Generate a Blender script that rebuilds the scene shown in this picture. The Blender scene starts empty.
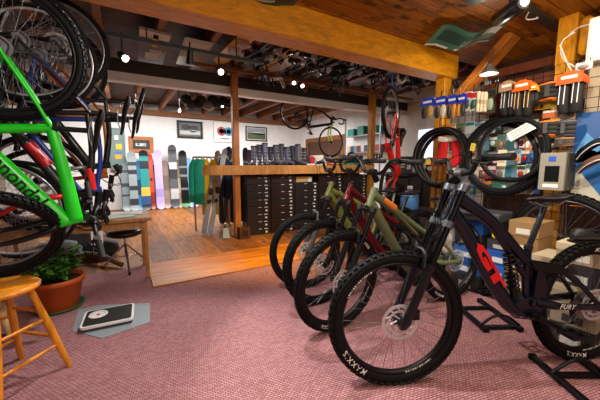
import bpy, math, random
from mathutils import Vector, Matrix
random.seed(7)
S = bpy.context.scene
COL = S.collection
R_ = math.radians
H = 1.22
YAW, PITCH = R_(31.0), math.atan(35/300)
FW = Vector((math.sin(YAW)*math.cos(PITCH), math.cos(YAW)*math.cos(PITCH), -math.sin(PITCH)))
RT = Vector((math.cos(YAW), -math.sin(YAW), 0))
UP = RT.cross(FW)
CAM = Vector((0, 0, H))
cd = bpy.data.cameras.new('camera'); cam = bpy.data.objects.new('camera', cd); COL.objects.link(cam)
cd.sensor_width = 36; cd.lens = 18.0; cd.clip_start = .05
m = Matrix((RT, UP, -FW)).transposed().to_4x4(); m.translation = CAM
cam.matrix_world = m
S.camera = cam
S.view_settings.view_transform = 'Standard'; S.view_settings.look = 'None'
S.view_settings.exposure = 0.2; S.view_settings.gamma = 1.0; S.view_settings.use_curve_mapping = False
w = bpy.data.worlds.new('world'); S.world = w; w.use_nodes = True
w.node_tree.nodes['Background'].inputs[0].default_value = (.75, .85, 1, 1)
w.node_tree.nodes['Background'].inputs[1].default_value = .05

def aim(o, target):
    d = Vector(target)-o.location
    o.rotation_euler = d.to_track_quat('-Z', 'Y').to_euler()
def area(name, loc, target, sx, sy, power, col):
    l = bpy.data.lights.new(name, 'AREA'); l.shape = 'RECTANGLE'; l.size = sx; l.size_y = sy
    l.energy = power; l.color = col
    o = bpy.data.objects.new(name, l); COL.objects.link(o); o.location = loc; aim(o, target); return o
def spot(name, loc, target, power, col, ang=100, blend=.6, rad=.04):
    l = bpy.data.lights.new(name, 'SPOT'); l.energy = power; l.color = col; l.spot_size = R_(ang)
    l.spot_blend = blend; l.shadow_soft_size = rad
    o = bpy.data.objects.new(name, l); COL.objects.link(o); o.location = loc; aim(o, target); return o
# daylight through the shop window behind the camera, tube lights of the back room
area('window_daylight', (-.1, -2.3, 1.7), (1.0, 1.5, .9), 3.0, 1.8, 13, (.95, .95, 1))
area('tube_daylight', (1.6, .4, 2.62), (1.6, .5, 0), 2.6, .5, 24, (1, .93, .84))
area('tube_back_room', (2.2, 7.3, 2.68), (2.2, 7.6, 0), 5.0, .7, 250, (1, .97, .92))
area('tube_back_left', (-.6, 7.2, 2.6), (0.6, 9.6, 1), .9, .6, 36, (1, .97, .92))
spot('strip_fill', (2.0, 3.05, 2.38), (1.75, 3.70, 0), 340, (1, .66, .26), 62, .9)  # added orange spot without a fixture, brightens the wooden border strip
spot('counter_fill', (2.0, 3.0, 2.3), (2.3, 5.0, .85), 80, (1, .95, .88), 62, .4)  # added fill with no lamp of its own, lifts the boots
spot('counter_fill_right', (3.2, 3.0, 2.3), (3.6, 5.0, .85), 80, (1, .95, .88), 62, .4)  # second added fill, for the right part of the counter
pl = bpy.data.lights.new('warm_fill', 'POINT'); pl.energy = 40; pl.color = (1, .74, .42); pl.shadow_soft_size = .12  # added warm fill behind the camera, brightens the ceiling boards
po_ = bpy.data.objects.new('warm_fill', pl); COL.objects.link(po_); po_.location = (.9, -.5, 2.0)
pl = bpy.data.lights.new('warm_fill_right', 'POINT'); pl.energy = 26; pl.color = (1, .74, .42); pl.shadow_soft_size = .08  # another added warm fill, for the ceiling at the right
po_ = bpy.data.objects.new('warm_fill_right', pl); COL.objects.link(po_); po_.location = (2.6, .1, 2.3)
spot('spot_rack', (1.9, .6, 2.45), (3.2, 1.5, 1.5), 95, (1, .88, .7), 95, .6)
spot('spot_bikes', (.1, 1.7, 2.5), (2.1, .9, 0), 190, (1, .92, .82), 80, .4, .02)
spot('spot_left', (.9, .5, 2.45), (-.8, 2.4, .9), 55, (1, .95, .88), 80, .6)
spot('spot_door', (.9, 2.45, 2.5), (-.3, 1.2, 0), 130, (1, .95, .9), 85, .5, .02)

def ray(px, py):
    return RT*((px-300)/300) - UP*((py-200)/300) + FW
def on(px, py, ax, val):
    d = ray(px, py); t = (val-CAM[ax])/d[ax]; return CAM+d*t
def on_x(px, py, X): return on(px, py, 0, X)
def on_y(px, py, Y): return on(px, py, 1, Y)
def on_z(px, py, Z): return on(px, py, 2, Z)

# ---------------------------------------------------------------- materials
def lin(h):
    h = h.lstrip('#'); c = [int(h[i:i+2], 16)/255 for i in (0, 2, 4)]
    return tuple((x/12.92 if x <= .04045 else ((x+.055)/1.055)**2.4) for x in c)+(1,)
MC = {}
def mat(hexc, rough=.5, metal=0, kind='plain', spec=.5):
    key = (hexc, rough, metal, kind)
    if key in MC: return MC[key]
    m = bpy.data.materials.new('m_%s_%s' % (kind, hexc.strip('#'))); m.use_nodes = True
    nt = m.node_tree; b = nt.nodes['Principled BSDF']
    b.inputs['Roughness'].default_value = rough; b.inputs['Metallic'].default_value = metal
    b.inputs['Specular IOR Level'].default_value = spec
    c = lin(hexc)
    tc = nt.nodes.new('ShaderNodeTexCoord')
    nz = nt.nodes.new('ShaderNodeTexNoise'); nt.links.new(tc.outputs['Object'], nz.inputs['Vector'])
    rp = nt.nodes.new('ShaderNodeMapRange')
    mx = nt.nodes.new('ShaderNodeMix'); mx.data_type = 'RGBA'; mx.blend_type = 'MULTIPLY'
    mx.inputs['Factor'].default_value = 1; mx.inputs['A'].default_value = c
    sc, amt, bump = {'plain': (6, .12, 0), 'fabric': (90, .5, .3), 'wood': (5, .7, .1), 'leaf': (9, .5, 0),
                     'print': (38, 1.2, 0), 'stone': (14, .7, .3)}[kind]
    nz.inputs['Scale'].default_value = sc
    if kind == 'wood':
        mp = nt.nodes.new('ShaderNodeMapping'); nt.links.new(tc.outputs['Object'], mp.inputs[0])
        mp.inputs['Scale'].default_value = (4, 4, 1); nt.links.new(mp.outputs[0], nz.inputs['Vector'])
        nz.inputs['Detail'].default_value = 6; nz.inputs['Distortion'].default_value = 1.2
    rp.inputs['From Min'].default_value = .25; rp.inputs['From Max'].default_value = .75
    rp.inputs['To Min'].default_value = 1-amt/2 if amt < 1 else .3; rp.inputs['To Max'].default_value = 1+amt/2
    nt.links.new(nz.outputs['Fac'], rp.inputs['Value'])
    nt.links.new(rp.outputs[0], mx.inputs['B']); nt.links.new(mx.outputs['Result'], b.inputs['Base Color'])
    if bump:
        bp = nt.nodes.new('ShaderNodeBump'); bp.inputs['Strength'].default_value = bump; bp.inputs['Distance'].default_value = .004
        nt.links.new(nz.outputs['Fac'], bp.inputs['Height']); nt.links.new(bp.outputs[0], b.inputs['Normal'])
    MC[key] = m; return m
def emis(hexc, st):
    m = bpy.data.materials.new('lamp'); m.use_nodes = True; b = m.node_tree.nodes['Principled BSDF']
    b.inputs['Base Color'].default_value = lin(hexc)
    b.inputs['Emission Color'].default_value = lin(hexc); b.inputs['Emission Strength'].default_value = st
    return m
def plank_mat(name, c1, c2, dark, wid, length, rot, rough, knots=.55, grain_axis=0, gap=.004):
    """boards: brick layout with each board its own tone, grain along the board and dark knots"""
    m = bpy.data.materials.new(name); m.use_nodes = True; nt = m.node_tree; N = nt.nodes.new; L = nt.links.new
    b = nt.nodes['Principled BSDF']; b.inputs['Roughness'].default_value = rough; b.inputs['Specular IOR Level'].default_value = .3
    tc = N('ShaderNodeTexCoord'); mp = N('ShaderNodeMapping'); L(tc.outputs['Object'], mp.inputs[0])
    mp.inputs['Rotation'].default_value = rot
    br = N('ShaderNodeTexBrick'); L(mp.outputs[0], br.inputs['Vector'])
    br.inputs['Scale'].default_value = 1; br.inputs['Brick Width'].default_value = length; br.inputs['Row Height'].default_value = wid
    br.inputs['Mortar Size'].default_value = gap; br.inputs['Mortar Smooth'].default_value = .2
    br.inputs['Color1'].default_value = lin(c1); br.inputs['Color2'].default_value = lin(c2); br.inputs['Mortar'].default_value = lin(dark)
    g = N('ShaderNodeMapping'); L(mp.outputs[0], g.inputs[0]); g.inputs['Scale'].default_value = (1.3, 16, 16)
    nz = N('ShaderNodeTexNoise'); L(g.outputs[0], nz.inputs['Vector']); nz.inputs['Scale'].default_value = 1.6; nz.inputs['Detail'].default_value = 7; nz.inputs['Distortion'].default_value = .8
    r1 = N('ShaderNodeMapRange'); L(nz.outputs['Fac'], r1.inputs['Value']); r1.inputs['From Min'].default_value = .3; r1.inputs['From Max'].default_value = .7
    r1.inputs['To Min'].default_value = .45; r1.inputs['To Max'].default_value = 1.25
    mx = N('ShaderNodeMix'); mx.data_type = 'RGBA'; mx.blend_type = 'MULTIPLY'; mx.inputs['Factor'].default_value = 1
    L(br.outputs['Color'], mx.inputs['A']); L(r1.outputs[0], mx.inputs['B'])
    k = N('ShaderNodeMapping'); L(mp.outputs[0], k.inputs[0]); k.inputs['Scale'].default_value = (5, 9, 9)
    n2 = N('ShaderNodeTexNoise'); L(k.outputs[0], n2.inputs['Vector']); n2.inputs['Scale'].default_value = 1; n2.inputs['Detail'].default_value = 3
    r2 = N('ShaderNodeMapRange'); L(n2.outputs['Fac'], r2.inputs['Value']); r2.inputs['From Min'].default_value = .58; r2.inputs['From Max'].default_value = .70
    r2.inputs['To Min'].default_value = 0; r2.inputs['To Max'].default_value = knots
    m2 = N('ShaderNodeMix'); m2.data_type = 'RGBA'; L(r2.outputs[0], m2.inputs['Factor']); L(mx.outputs['Result'], m2.inputs['A']); m2.inputs['B'].default_value = lin(dark)
    L(m2.outputs['Result'], b.inputs['Base Color'])
    bp = N('ShaderNodeBump'); bp.inputs['Strength'].default_value = .25; bp.inputs['Distance'].default_value = .004
    L(nz.outputs['Fac'], bp.inputs['Height']); L(bp.outputs[0], b.inputs['Normal'])
    return m
def carpet_mat():
    m = bpy.data.materials.new('woven_carpet'); m.use_nodes = True; nt = m.node_tree; N = nt.nodes.new; L = nt.links.new
    b = nt.nodes['Principled BSDF']; b.inputs['Roughness'].default_value = .95; b.inputs['Specular IOR Level'].default_value = .15
    tc = N('ShaderNodeTexCoord')
    mp = N('ShaderNodeMapping'); L(tc.outputs['Object'], mp.inputs[0]); mp.inputs['Rotation'].default_value = (0, 0, R_(12))
    br = N('ShaderNodeTexBrick'); L(mp.outputs[0], br.inputs['Vector']); br.inputs['Scale'].default_value = 1
    br.inputs['Brick Width'].default_value = .026; br.inputs['Row Height'].default_value = .0135; br.inputs['Mortar Size'].default_value = .002
    br.inputs['Mortar Smooth'].default_value = .6
    br.inputs['Color1'].default_value = lin('#bf8f92'); br.inputs['Color2'].default_value = lin('#a6767c'); br.inputs['Mortar'].default_value = lin('#5c343e')
    nz = N('ShaderNodeTexNoise'); L(tc.outputs['Object'], nz.inputs['Vector']); nz.inputs['Scale'].default_value = 160
    r1 = N('ShaderNodeMapRange'); L(nz.outputs['Fac'], r1.inputs['Value']); r1.inputs['To Min'].default_value = .6; r1.inputs['To Max'].default_value = 1.4
    mx = N('ShaderNodeMix'); mx.data_type = 'RGBA'; mx.blend_type = 'MULTIPLY'; mx.inputs['Factor'].default_value = 1
    L(br.outputs['Color'], mx.inputs['A']); L(r1.outputs[0], mx.inputs['B'])
    n3 = N('ShaderNodeTexNoise'); L(tc.outputs['Object'], n3.inputs['Vector']); n3.inputs['Scale'].default_value = 1.7
    r3 = N('ShaderNodeMapRange'); L(n3.outputs['Fac'], r3.inputs['Value']); r3.inputs['To Min'].default_value = .85; r3.inputs['To Max'].default_value = 1.12
    m3 = N('ShaderNodeMix'); m3.data_type = 'RGBA'; m3.blend_type = 'MULTIPLY'; m3.inputs['Factor'].default_value = 1
    L(mx.outputs['Result'], m3.inputs['A']); L(r3.outputs[0], m3.inputs['B'])
    L(m3.outputs['Result'], b.inputs['Base Color'])
    bp = N('ShaderNodeBump'); bp.inputs['Strength'].default_value = .6; bp.inputs['Distance'].default_value = .004; bp.invert = True
    L(br.outputs['Fac'], bp.inputs['Height']); L(bp.outputs[0], b.inputs['Normal'])
    return m

BLK = mat('#090a0d', .4, 0, 'plain', .35); RUB = mat('#0a0b0d', .65, 0, 'plain', .22); GRIPM = mat('#0c0c0e', .7); STEEL = mat('#c9ccd0', .25, 1)
ALU = mat('#9a9da3', .35, .9); DKM = mat('#26282c', .3, .8); WHT = mat('#e8e8e6', .5); GLOSSB = mat('#14171d', .18)

# ---------------------------------------------------------------- mesh building
class MB:
    def __init__(s): s.v = []; s.f = []; s.m = []; s.s = []; s.xf = None; s.mi = 0
    def add(s, vs, fs, smooth=False, mi=None):
        o = len(s.v)
        s.v += [(s.xf @ Vector(v)) if s.xf else Vector(v) for v in vs]
        s.f += [tuple(i+o for i in f) for f in fs]
        s.m += [s.mi if mi is None else mi]*len(fs); s.s += [smooth]*len(fs); return s
    def box(s, c, size, rot=None, mi=None):
        a, b, d = size[0]/2, size[1]/2, size[2]/2; c = Vector(c)
        vs = [Vector((x, y, z)) for x in (-a, a) for y in (-b, b) for z in (-d, d)]
        if rot is not None: vs = [rot @ v for v in vs]
        return s.add([v+c for v in vs], [(0, 1, 3, 2), (4, 6, 7, 5), (0, 4, 5, 1), (2, 3, 7, 6), (0, 2, 6, 4), (1, 5, 7, 3)], False, mi)
    def bx(s, x0, x1, y0, y1, z0, z1, mi=None):
        return s.box(((x0+x1)/2, (y0+y1)/2, (z0+z1)/2), (abs(x1-x0), abs(y1-y0), abs(z1-z0)), None, mi)
    def loft(s, rings, closed=True, caps=True, smooth=True, mi=None):
        n = len(rings[0]); vs = [p for r in rings for p in r]; fs = []
        for i in range(len(rings)-1):
            for j in range(n if closed else n-1):
                k = (j+1) % n; fs.append((i*n+j, i*n+k, (i+1)*n+k, (i+1)*n+j))
        s.add(vs, fs, smooth, mi)
        if caps and closed:
            s.add(list(rings[0]), [tuple(reversed(range(n)))], False, mi); s.add(list(rings[-1]), [tuple(range(n))], False, mi)
        return s
    def tube(s, pts, r, n=8, caps=True, mi=None, flat=1.0, side=None):
        pts = [Vector(p) for p in pts]; rs = r if isinstance(r, (list, tuple)) else [r]*len(pts)
        if len(rs) != len(pts):
            q = len(rs)-1; rs = [rs[min(int(i*q/(len(pts)-1)), q)] for i in range(len(pts))]
        rings = []; prev = None
        for i, p in enumerate(pts):
            t = (pts[min(i+1, len(pts)-1)]-pts[max(i-1, 0)]); t.normalize()
            if prev is None:
                a = Vector(side) if side else (Vector((0, 1, 0)) if abs(t.y) < .9 else Vector((1, 0, 0)))
            else: a = prev
            a = a-t*a.dot(t); a.normalize(); prev = a; b = t.cross(a)
            rings.append([p+(a*math.cos(2*math.pi*k/n)*flat+b*math.sin(2*math.pi*k/n))*rs[i] for k in range(n)])
        return s.loft(rings, True, caps, True, mi)
    def lathe(s, prof, c=(0, 0, 0), axis='y', n=24, closed=False, mi=None, smooth=True, rot=None):
        c = Vector(c); vs = []; k = len(prof)
        for i in range(n):
            a = 2*math.pi*i/n; ca, sa = math.cos(a), math.sin(a)
            for r, h in prof:
                v = Vector((r*ca, h, r*sa)) if axis == 'y' else (Vector((r*ca, r*sa, h)) if axis == 'z' else Vector((h, r*ca, r*sa)))
                if rot is not None: v = rot @ v
                vs.append(v+c)
        fs = []
        for i in range(n):
            j = (i+1) % n
            for q in range(k if closed else k-1):
                q2 = (q+1) % k; fs.append((i*k+q, i*k+q2, j*k+q2, j*k+q))
        return s.add(vs, fs, smooth, mi)
    def ball(s, c, r, n=12, mi=None):
        r = r if isinstance(r, (tuple, list)) else (r, r, r); c = Vector(c); rings = []
        for i in range(1, n//2+1):
            t = math.pi*i/(n//2+1)
            rings.append([c+Vector((r[0]*math.sin(t)*math.cos(2*math.pi*k/n), r[1]*math.sin(t)*math.sin(2*math.pi*k/n), -r[2]*math.cos(t))) for k in range(n)])
        return s.loft(rings, True, True, True, mi)
    def prism(s, outline, th, mx, mi=None, smooth=False):
        """outline in local xy, extruded by th along local z, placed by the matrix mx"""
        n = len(outline)
        vs = [mx @ Vector((x, y, z)) for z in (-th/2, th/2) for x, y in outline]
        fs = [(i, (i+1) % n, n+(i+1) % n, n+i) for i in range(n)]
        s.add(vs, fs, smooth, mi)
        return s.add(vs, [tuple(reversed(range(n))), tuple(range(n, 2*n))], False, mi)
    def text(s, txt, size, fn, mi=None, bold=0.0, spacing=1.0, shear=0.0, sx=1.0):
        cu = bpy.data.curves.new('t', 'FONT'); cu.body = txt; cu.size = size; cu.align_x = 'CENTER'; cu.align_y = 'CENTER'
        cu.offset = bold; cu.space_character = spacing; cu.resolution_u = 2; cu.shear = shear
        o = bpy.data.objects.new('t', cu); me = o.to_mesh()
        vs = [fn(v.co.x*sx, v.co.y) for v in me.vertices]; fs = [tuple(p.vertices) for p in me.polygons]
        o.to_mesh_clear(); bpy.data.objects.remove(o); bpy.data.curves.remove(cu)
        return s.add(vs, fs, False, mi)
    def build(s, name, mats, parent=None, bevel=0, seg=1):
        me = bpy.data.meshes.new(name); me.from_pydata(s.v, [], s.f)
        if not isinstance(mats, (list, tuple)): mats = [mats]
        for mm in mats: me.materials.append(mm)
        me.polygons.foreach_set('material_index', [min(i, len(mats)-1) for i in s.m])
        me.polygons.foreach_set('use_smooth', s.s); me.validate(); me.update()
        o = bpy.data.objects.new(name, me); COL.objects.link(o)
        if parent: o.parent = parent
        if bevel:
            b = o.modifiers.new('b', 'BEVEL'); b.width = bevel; b.segments = seg; b.limit_method = 'ANGLE'
        return o
def empty(name, loc=(0, 0, 0), rz=0, mx=None):
    o = bpy.data.objects.new(name, None); COL.objects.link(o); o.empty_display_size = .1
    if mx is not None: o.matrix_world = mx
    else: o.location = loc; o.rotation_euler = (0, 0, rz)
    return o
def tag(o, label, cat, group=None):
    o['label'] = label; o['category'] = cat
    if group: o['group'] = group
    return o
def struct(o): o['kind'] = 'structure'; return o
def dup(o, parent=None):
    c = o.copy(); COL.objects.link(c); c.parent = parent
    for ch in list(o.children): dup(ch, c)
    return c
def rz(a): return Matrix.Rotation(a, 4, 'Z')
def frame_mx(origin, xdir, ydir):
    x = Vector(xdir).normalized(); y = Vector(ydir); y = (y-x*y.dot(x)).normalized(); z = x.cross(y)
    m = Matrix((x, y, z)).transposed().to_4x4(); m.translation = Vector(origin); return m
def catmull(pts, k=6):
    pts = [Vector(p) for p in pts]; P = [pts[0]*2-pts[1]]+pts+[pts[-1]*2-pts[-2]]; out = []
    for i in range(1, len(P)-2):
        a, b, c, d = P[i-1:i+3]
        for j in range(k):
            t = j/k; out.append(.5*((2*b)+(c-a)*t+(2*a-5*b+4*c-d)*t*t+(3*b-a-3*c+d)*t**3))
    out.append(pts[-1]); return out
def V2(p, y=0): return Vector((p[0], y, p[1]))
# ================================================================ the room
CEIL = 2.72; CB = 2.92; WX = 5.9; WY = 9.6; PZ = 0
_c = on_z(153, 288, 0); PX0, PY0 = _c.x, _c.y; PY1 = on_z(152.4, 264.5, 0).y
def sbox(name, x0, x1, y0, y1, z0, z1, m, bevel=0):
    return struct(MB().bx(x0, x1, y0, y1, z0, z1).build(name, m, None, bevel))
sbox('floor', -2.4, 6.0, -2.6, PY1, -.08, 0, carpet_mat())
WOODF = plank_mat('worn_floor_boards', '#ab6a28', '#7c4c24', '#26120a', .30, 2.6, (0, 0, R_(90)), .45, .9)
sbox('floor_boards', -2.4, 6.0, PY1, 9.7, -.08, .001, WOODF)
STEPW = plank_mat('step_board', '#d8871c', '#c47414', '#5a2a09', .9, 4, (0, 0, 0), .35, .3)
sbox('trim_1', PX0, 5.9, PY0, PY1+.004, .0, .014, STEPW, .006)
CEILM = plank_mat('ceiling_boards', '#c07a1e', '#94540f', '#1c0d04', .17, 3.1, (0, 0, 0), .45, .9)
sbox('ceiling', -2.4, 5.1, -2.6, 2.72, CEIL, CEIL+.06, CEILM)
sbox('ceiling_back', -2.4, 6.0, 2.72, 9.7, CB, CB+.06, plank_mat('shade_toned_boards', '#5e3010', '#42200a', '#120804', .17, 3.1, (0, 0, 0), .6, .7))  # shade beyond the beam is put into a darker board colour
WHITEW = mat('#e4e4e6', .8); BROWNW = mat('#3a2014', .6, 0, 'wood')
sbox('wall_back', -2.4, 6.0, WY, WY+.1, 0, CB, WHITEW)
sbox('wall_right_jog', 5.0, 6.0, 2.6, 2.7, 0, CB, WHITEW)
sbox('wall_right', WX, WX+.1, 2.7, 9.6, 0, CB, WHITEW)
sbox('wall_right_front', 5.0, 5.1, -2.6, 2.6, 0, CEIL, BROWNW)
sbox('wall_left', -2.4, -2.3, -2.6, 9.6, 0, CB, mat('#8a7d70', .8))
for k, (z0, z1, x0) in enumerate(((2.28, 2.40, 4.75), (2.50, 2.62, 4.85), (1.98, 2.14, 4.7))):
    sbox('trim_%d' % (k+2), x0, 5.0, -2.4, 2.58, z0, z1, mat('#7a3d22', .5, 0, 'wood'), .006)
# shop front behind the camera with its window
WF = MB()
WF.bx(-2.4, 5.1, -2.6, -2.5, 0, .8); WF.bx(-2.4, 5.1, -2.6, -2.5, 2.5, CEIL); WF.bx(-2.4, -1.7, -2.6, -2.5, .8, 2.5); WF.bx(1.6, 5.1, -2.6, -2.5, .8, 2.5)
struct(WF.build('wall_front', WHITEW))
# big honey-coloured beam, posts
BEAMW = mat('#d08c14', .42, 0, 'wood'); POSTW = mat('#b06a26', .5, 0, 'wood'); JOISTW = mat('#7d4a22', .6, 0, 'wood')
def woodbar(name, p0, p1, wd, ht, m, updir=(0, 0, 1), bevel=.008):
    p0, p1 = Vector(p0), Vector(p1); L = (p1-p0).length
    mx = frame_mx((p0+p1)/2, updir if abs((p1-p0).normalized().z) < .9 else (1, 0, 0), p1-p0)
    z = (p1-p0).normalized(); x = Vector(updir); x = (x-z*x.dot(z)).normalized(); y = z.cross(x)
    mm = Matrix((x, y, z)).transposed().to_4x4(); mm.translation = (p0+p1)/2
    o = MB().box((0, 0, 0), (ht, wd, L)).build(name, m, None, bevel); o.matrix_world = mm
    return struct(o)
woodbar('main_ceiling_beam', (-2.3, 2.72, 2.565), (4.12, 2.72, 2.565), .26, .30, BEAMW)
woodbar('beam_post', (4.0, 2.72, 2.42), (4.0, 2.72, 0), .14, .16, BEAMW, (1, 0, 0))
woodbar('beam_brace', (4.0, 2.62, 2.0), (4.0, 1.86, 2.72), .20, .09, mat('#a86420', .5, 0, 'wood'), (0, 1, 1))
woodbar('wall_post', (4.05, 1.36, 2.72), (4.05, 1.36, 0), .16, .17, BEAMW, (1, 0, 0))
woodbar('wall_post_cap', (4.02, 1.22, 2.66), (4.02, 1.22, 2.30), .12, .10, BEAMW, (0, 1, 0), .03)
RY = on_z(237, 238.5, 0).y+.05
P1 = on_y(237, 200, RY); P2 = on_y(370, 190, RY)
woodbar('rail_post', (P1.x, RY, CB), (P1.x, RY, PZ), .10, .10, POSTW, (1, 0, 0))
woodbar('rail_post', (P2.x, RY, CB), (P2.x, RY, PZ), .12, .12, mat('#c58424', .45, 0, 'wood'), (1, 0, 0))
for k in range(13):
    x = -1.9+.6*k
    woodbar('ceiling_joist', (x, 2.86, 2.83), (x, 9.58, 2.83), .08, .18, JOISTW)
# white painted header over the rail and the dark boards of the loft shelf
sbox('ceiling_drop', -2.3, 5.9, 2.85, 2.9, CEIL, CB, BROWNW)
struct(MB().bx(-2.3, 5.9, RY+.14, RY+.3, 2.37, 2.49).build('painted_header', mat('#dcdee2', .35), None, .006))
struct(MB().bx(-2.3, 5.9, RY+.12, RY+.36, 2.49, 2.66).build('header_fascia', mat('#241813', .6, 0, 'wood'), None, .004))
struct(MB().bx(-2.3, 5.9, 9.4, 9.59, 2.6, 2.74).build('header_back', mat('#7a4c26', .6, 0, 'wood'), None, .004))
# brown door with pale panel on the right wall
a = on_x(345, 170, WX).y; b_ = on_x(307, 170, WX).y
D = empty('door_1', (WX, (a+b_)/2, PZ)); struct(D)
wd = b_-a
MB().bx(-.06, 0, -wd/2, wd/2, 2.0, 2.14).bx(-.06, 0, -wd/2, -wd/2+.14, 0, 2.0).bx(-.06, 0, wd/2-.14, wd/2, 0, 2.0).build('door_frame', mat('#7e4c20', .5, 0, 'wood'), D)
MB().bx(-.035, 0, -wd/2+.14, wd/2-.14, 0, 2.0).build('door_leaf', mat('#4a2713', .5, 0, 'wood'), D)
MB().bx(-.045, -.035, 0.0, wd/2-.3, .95, 1.55).build('door_pane', mat('#d8d2c0', .3), D)
MB().ball((-.07, -wd/2+.25, 1.0), .035).build('door_knob', mat('#c9a24a', .3, 1), D)
# ================================================================ bicycles
def tyre(mb, R, w, knobs, mi=0, n=72, big=True):
    r = w/2; prof = [((R-r)+r*math.cos(t)*.97, r*math.sin(t)*(1.0)) for t in [2*math.pi*i/12 for i in range(12)]]
    mb.lathe(prof, (0, 0, 0), 'y', n, True, mi)
    if knobs:
        for i in range(knobs):
            for j, (off, rad, sx, sy) in enumerate(((-.25, 0, .6, .22), (.25, .0, .6, .22), (-.8, .30, .75, .2), (.8, .30, .75, .2))):
                a = 2*math.pi*(i+(.5 if j > 1 else 0))/knobs
                ph = off*1.05
                rr = (R-r)+(r+.003)*math.cos(ph); yy = (r+.003)*math.sin(ph)
                rot = Matrix.Rotation(-a, 3, 'Y') @ Matrix.Rotation(ph, 3, 'Z')
                mb.box((rr*math.cos(a), yy, rr*math.sin(a)), (.015 if knobs > 53 else .009, w*sy, 2*math.pi*R/knobs*sx), rot, mi)
def make_wheel(name, parent, R, w, knobs, rim_m, mx, front=True, spokes=28, disc=True, text=None, rubm=RUB, rimw=.022, hubm=BLK, tcol=WHT, marks=None):
    ro = R-w*.86; ri = ro-rimw
    m = MB(); m.xf = mx
    m.lathe([(ro, -w*.3), (ri+.006, -w*.26), (ri, 0), (ri+.006, w*.26), (ro, w*.3)], (0, 0, 0), 'y', 64, True)
    rim = m.build(name, rim_m, parent)
    t = MB(); t.xf = mx; tyre(t, R, w, knobs, n=64 if knobs else 56)
    mats = [rubm, tcol]
    if text:
        for word, ang, sz in text:
            for side in (1, -1):
                def fn(x, y, side=side, ang=ang):
                    rr = (R-w*.60)+y; a = R_(ang)-(x/rr)*(1 if side < 0 else -1)*-1
                    # letters read round the wheel on each side wall
                    a = R_(ang)+(x/rr)*side
                    yy = side*(math.sqrt(max((w/2)**2-((R-w/2)-rr)**2, 0))+.0012)
                    return Vector((rr*math.cos(a), yy, rr*math.sin(a)))
                t.text(word, sz, fn, 1, .0006, 1.3)
    t.build('tyre', mats, rim)
    if marks:
        k = MB(); k.xf = mx
        for a0, n_ in marks:
            for i in range(n_):
                a = R_(a0+2.6*i); rr = ri+rimw*.55
                for sd in (1, -1): k.box((rr*math.cos(a), sd*w*.285, rr*math.sin(a)), (.008, .002, .009 if i % 3 else .003), Matrix.Rotation(-a, 3, 'Y'))
        k.build('rim_marks', WHT, rim)
    s = MB(); s.xf = mx
    for i in range(spokes):
        a = 2*math.pi*i/spokes; sd = 1 if i % 2 else -1; tw = (1 if (i//2) % 2 else -1)*.9
        s.tube([(.028*math.cos(a+tw), sd*.030, .028*math.sin(a+tw)), (ri*math.cos(a), sd*.004, ri*math.sin(a))], .0012, 4, False)
    s.build('spokes', mat('#8f9298', .3, .9), rim)
    h = MB(); h.xf = mx
    h.lathe([(0, -.065), (.011, -.065), (.011, -.05), (.018, -.045), (.030, -.032), (.030, -.028), (.017, -.02), (.017, .02), (.030, .028), (.030, .032), (.018, .045), (.011, .05), (.011, .065), (0, .065)], n=16)
    h.build('hub', hubm, rim)
    if disc:
        d = MB(); d.xf = mx; y = .047
        d.lathe([(.083, y-.001), (.1, y-.001), (.1, y+.001), (.083, y+.001)], n=36, closed=True, smooth=False)
        for i in range(12):
            a = 2*math.pi*i/12
            d.tube([(.084*math.cos(a), y, .084*math.sin(a)), (.066*math.cos(a+.22), y, .066*math.sin(a+.22))], .0035, 5)
        d.lathe([(.056, y-.001), (.068, y-.001), (.068, y+.001), (.056, y+.001)], n=30, closed=True, smooth=False)
        for i in range(6):
            a = 2*math.pi*i/6
            d.tube([(.058*math.cos(a), y, .058*math.sin(a)), (.020*math.cos(a+.7), y, .020*math.sin(a+.7))], .0045, 5)
        d.build('brake_rotor', mat('#d4d6da', .4, .55), rim)
    if not front:
        c = MB(); c.xf = mx
        for i in range(9):
            rr = .028+.0036*i; y = -.052+.0035*i
            c.lathe([(.015, y), (rr, y), (rr, y+.0018), (.015, y+.0018)], n=24, closed=True, smooth=False)
        c.build('cassette', ALU, rim)
    return rim
def add_saddle(parent, c, col, tilt=0, L=.27, W=.072):
    m = MB(); rings = []
    for i in range(9):
        t = i/8; x = -L/2+L*t
        hw = W*(.72, 1.0, .97, .80, .52, .34, .27, .22, .13)[i]; th = (.022, .03, .032, .03, .026, .023, .022, .02, .012)[i]
        top = (.012, .014, .008, .002, 0, 0, .001, 0, -.006)[i]
        ring = []
        for k in range(14):
            a = 2*math.pi*k/14; yy = hw*math.cos(a); zz = top+(th*.35*math.sin(a) if math.sin(a) > 0 else th*math.sin(a)*(1 if abs(math.cos(a)) > .4 else .6))
            ring.append(Vector((x, yy, zz)))
        rings.append(ring)
    m.xf = Matrix.Translation(Vector((c[0], 0, c[1]))) @ Matrix.Rotation(tilt, 4, 'Y')
    m.loft(rings); o = m.build('saddle', col, parent)
    r = MB(); r.xf = m.xf
    for sy in (-1, 1): r.tube(catmull([(-.09, sy*.03, -.02), (-.05, sy*.022, -.042), (.03, sy*.02, -.042), (.09, sy*.012, -.02)]), .0035, 6)
    r.build('saddle_rails', STEEL, o)
    return o
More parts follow.
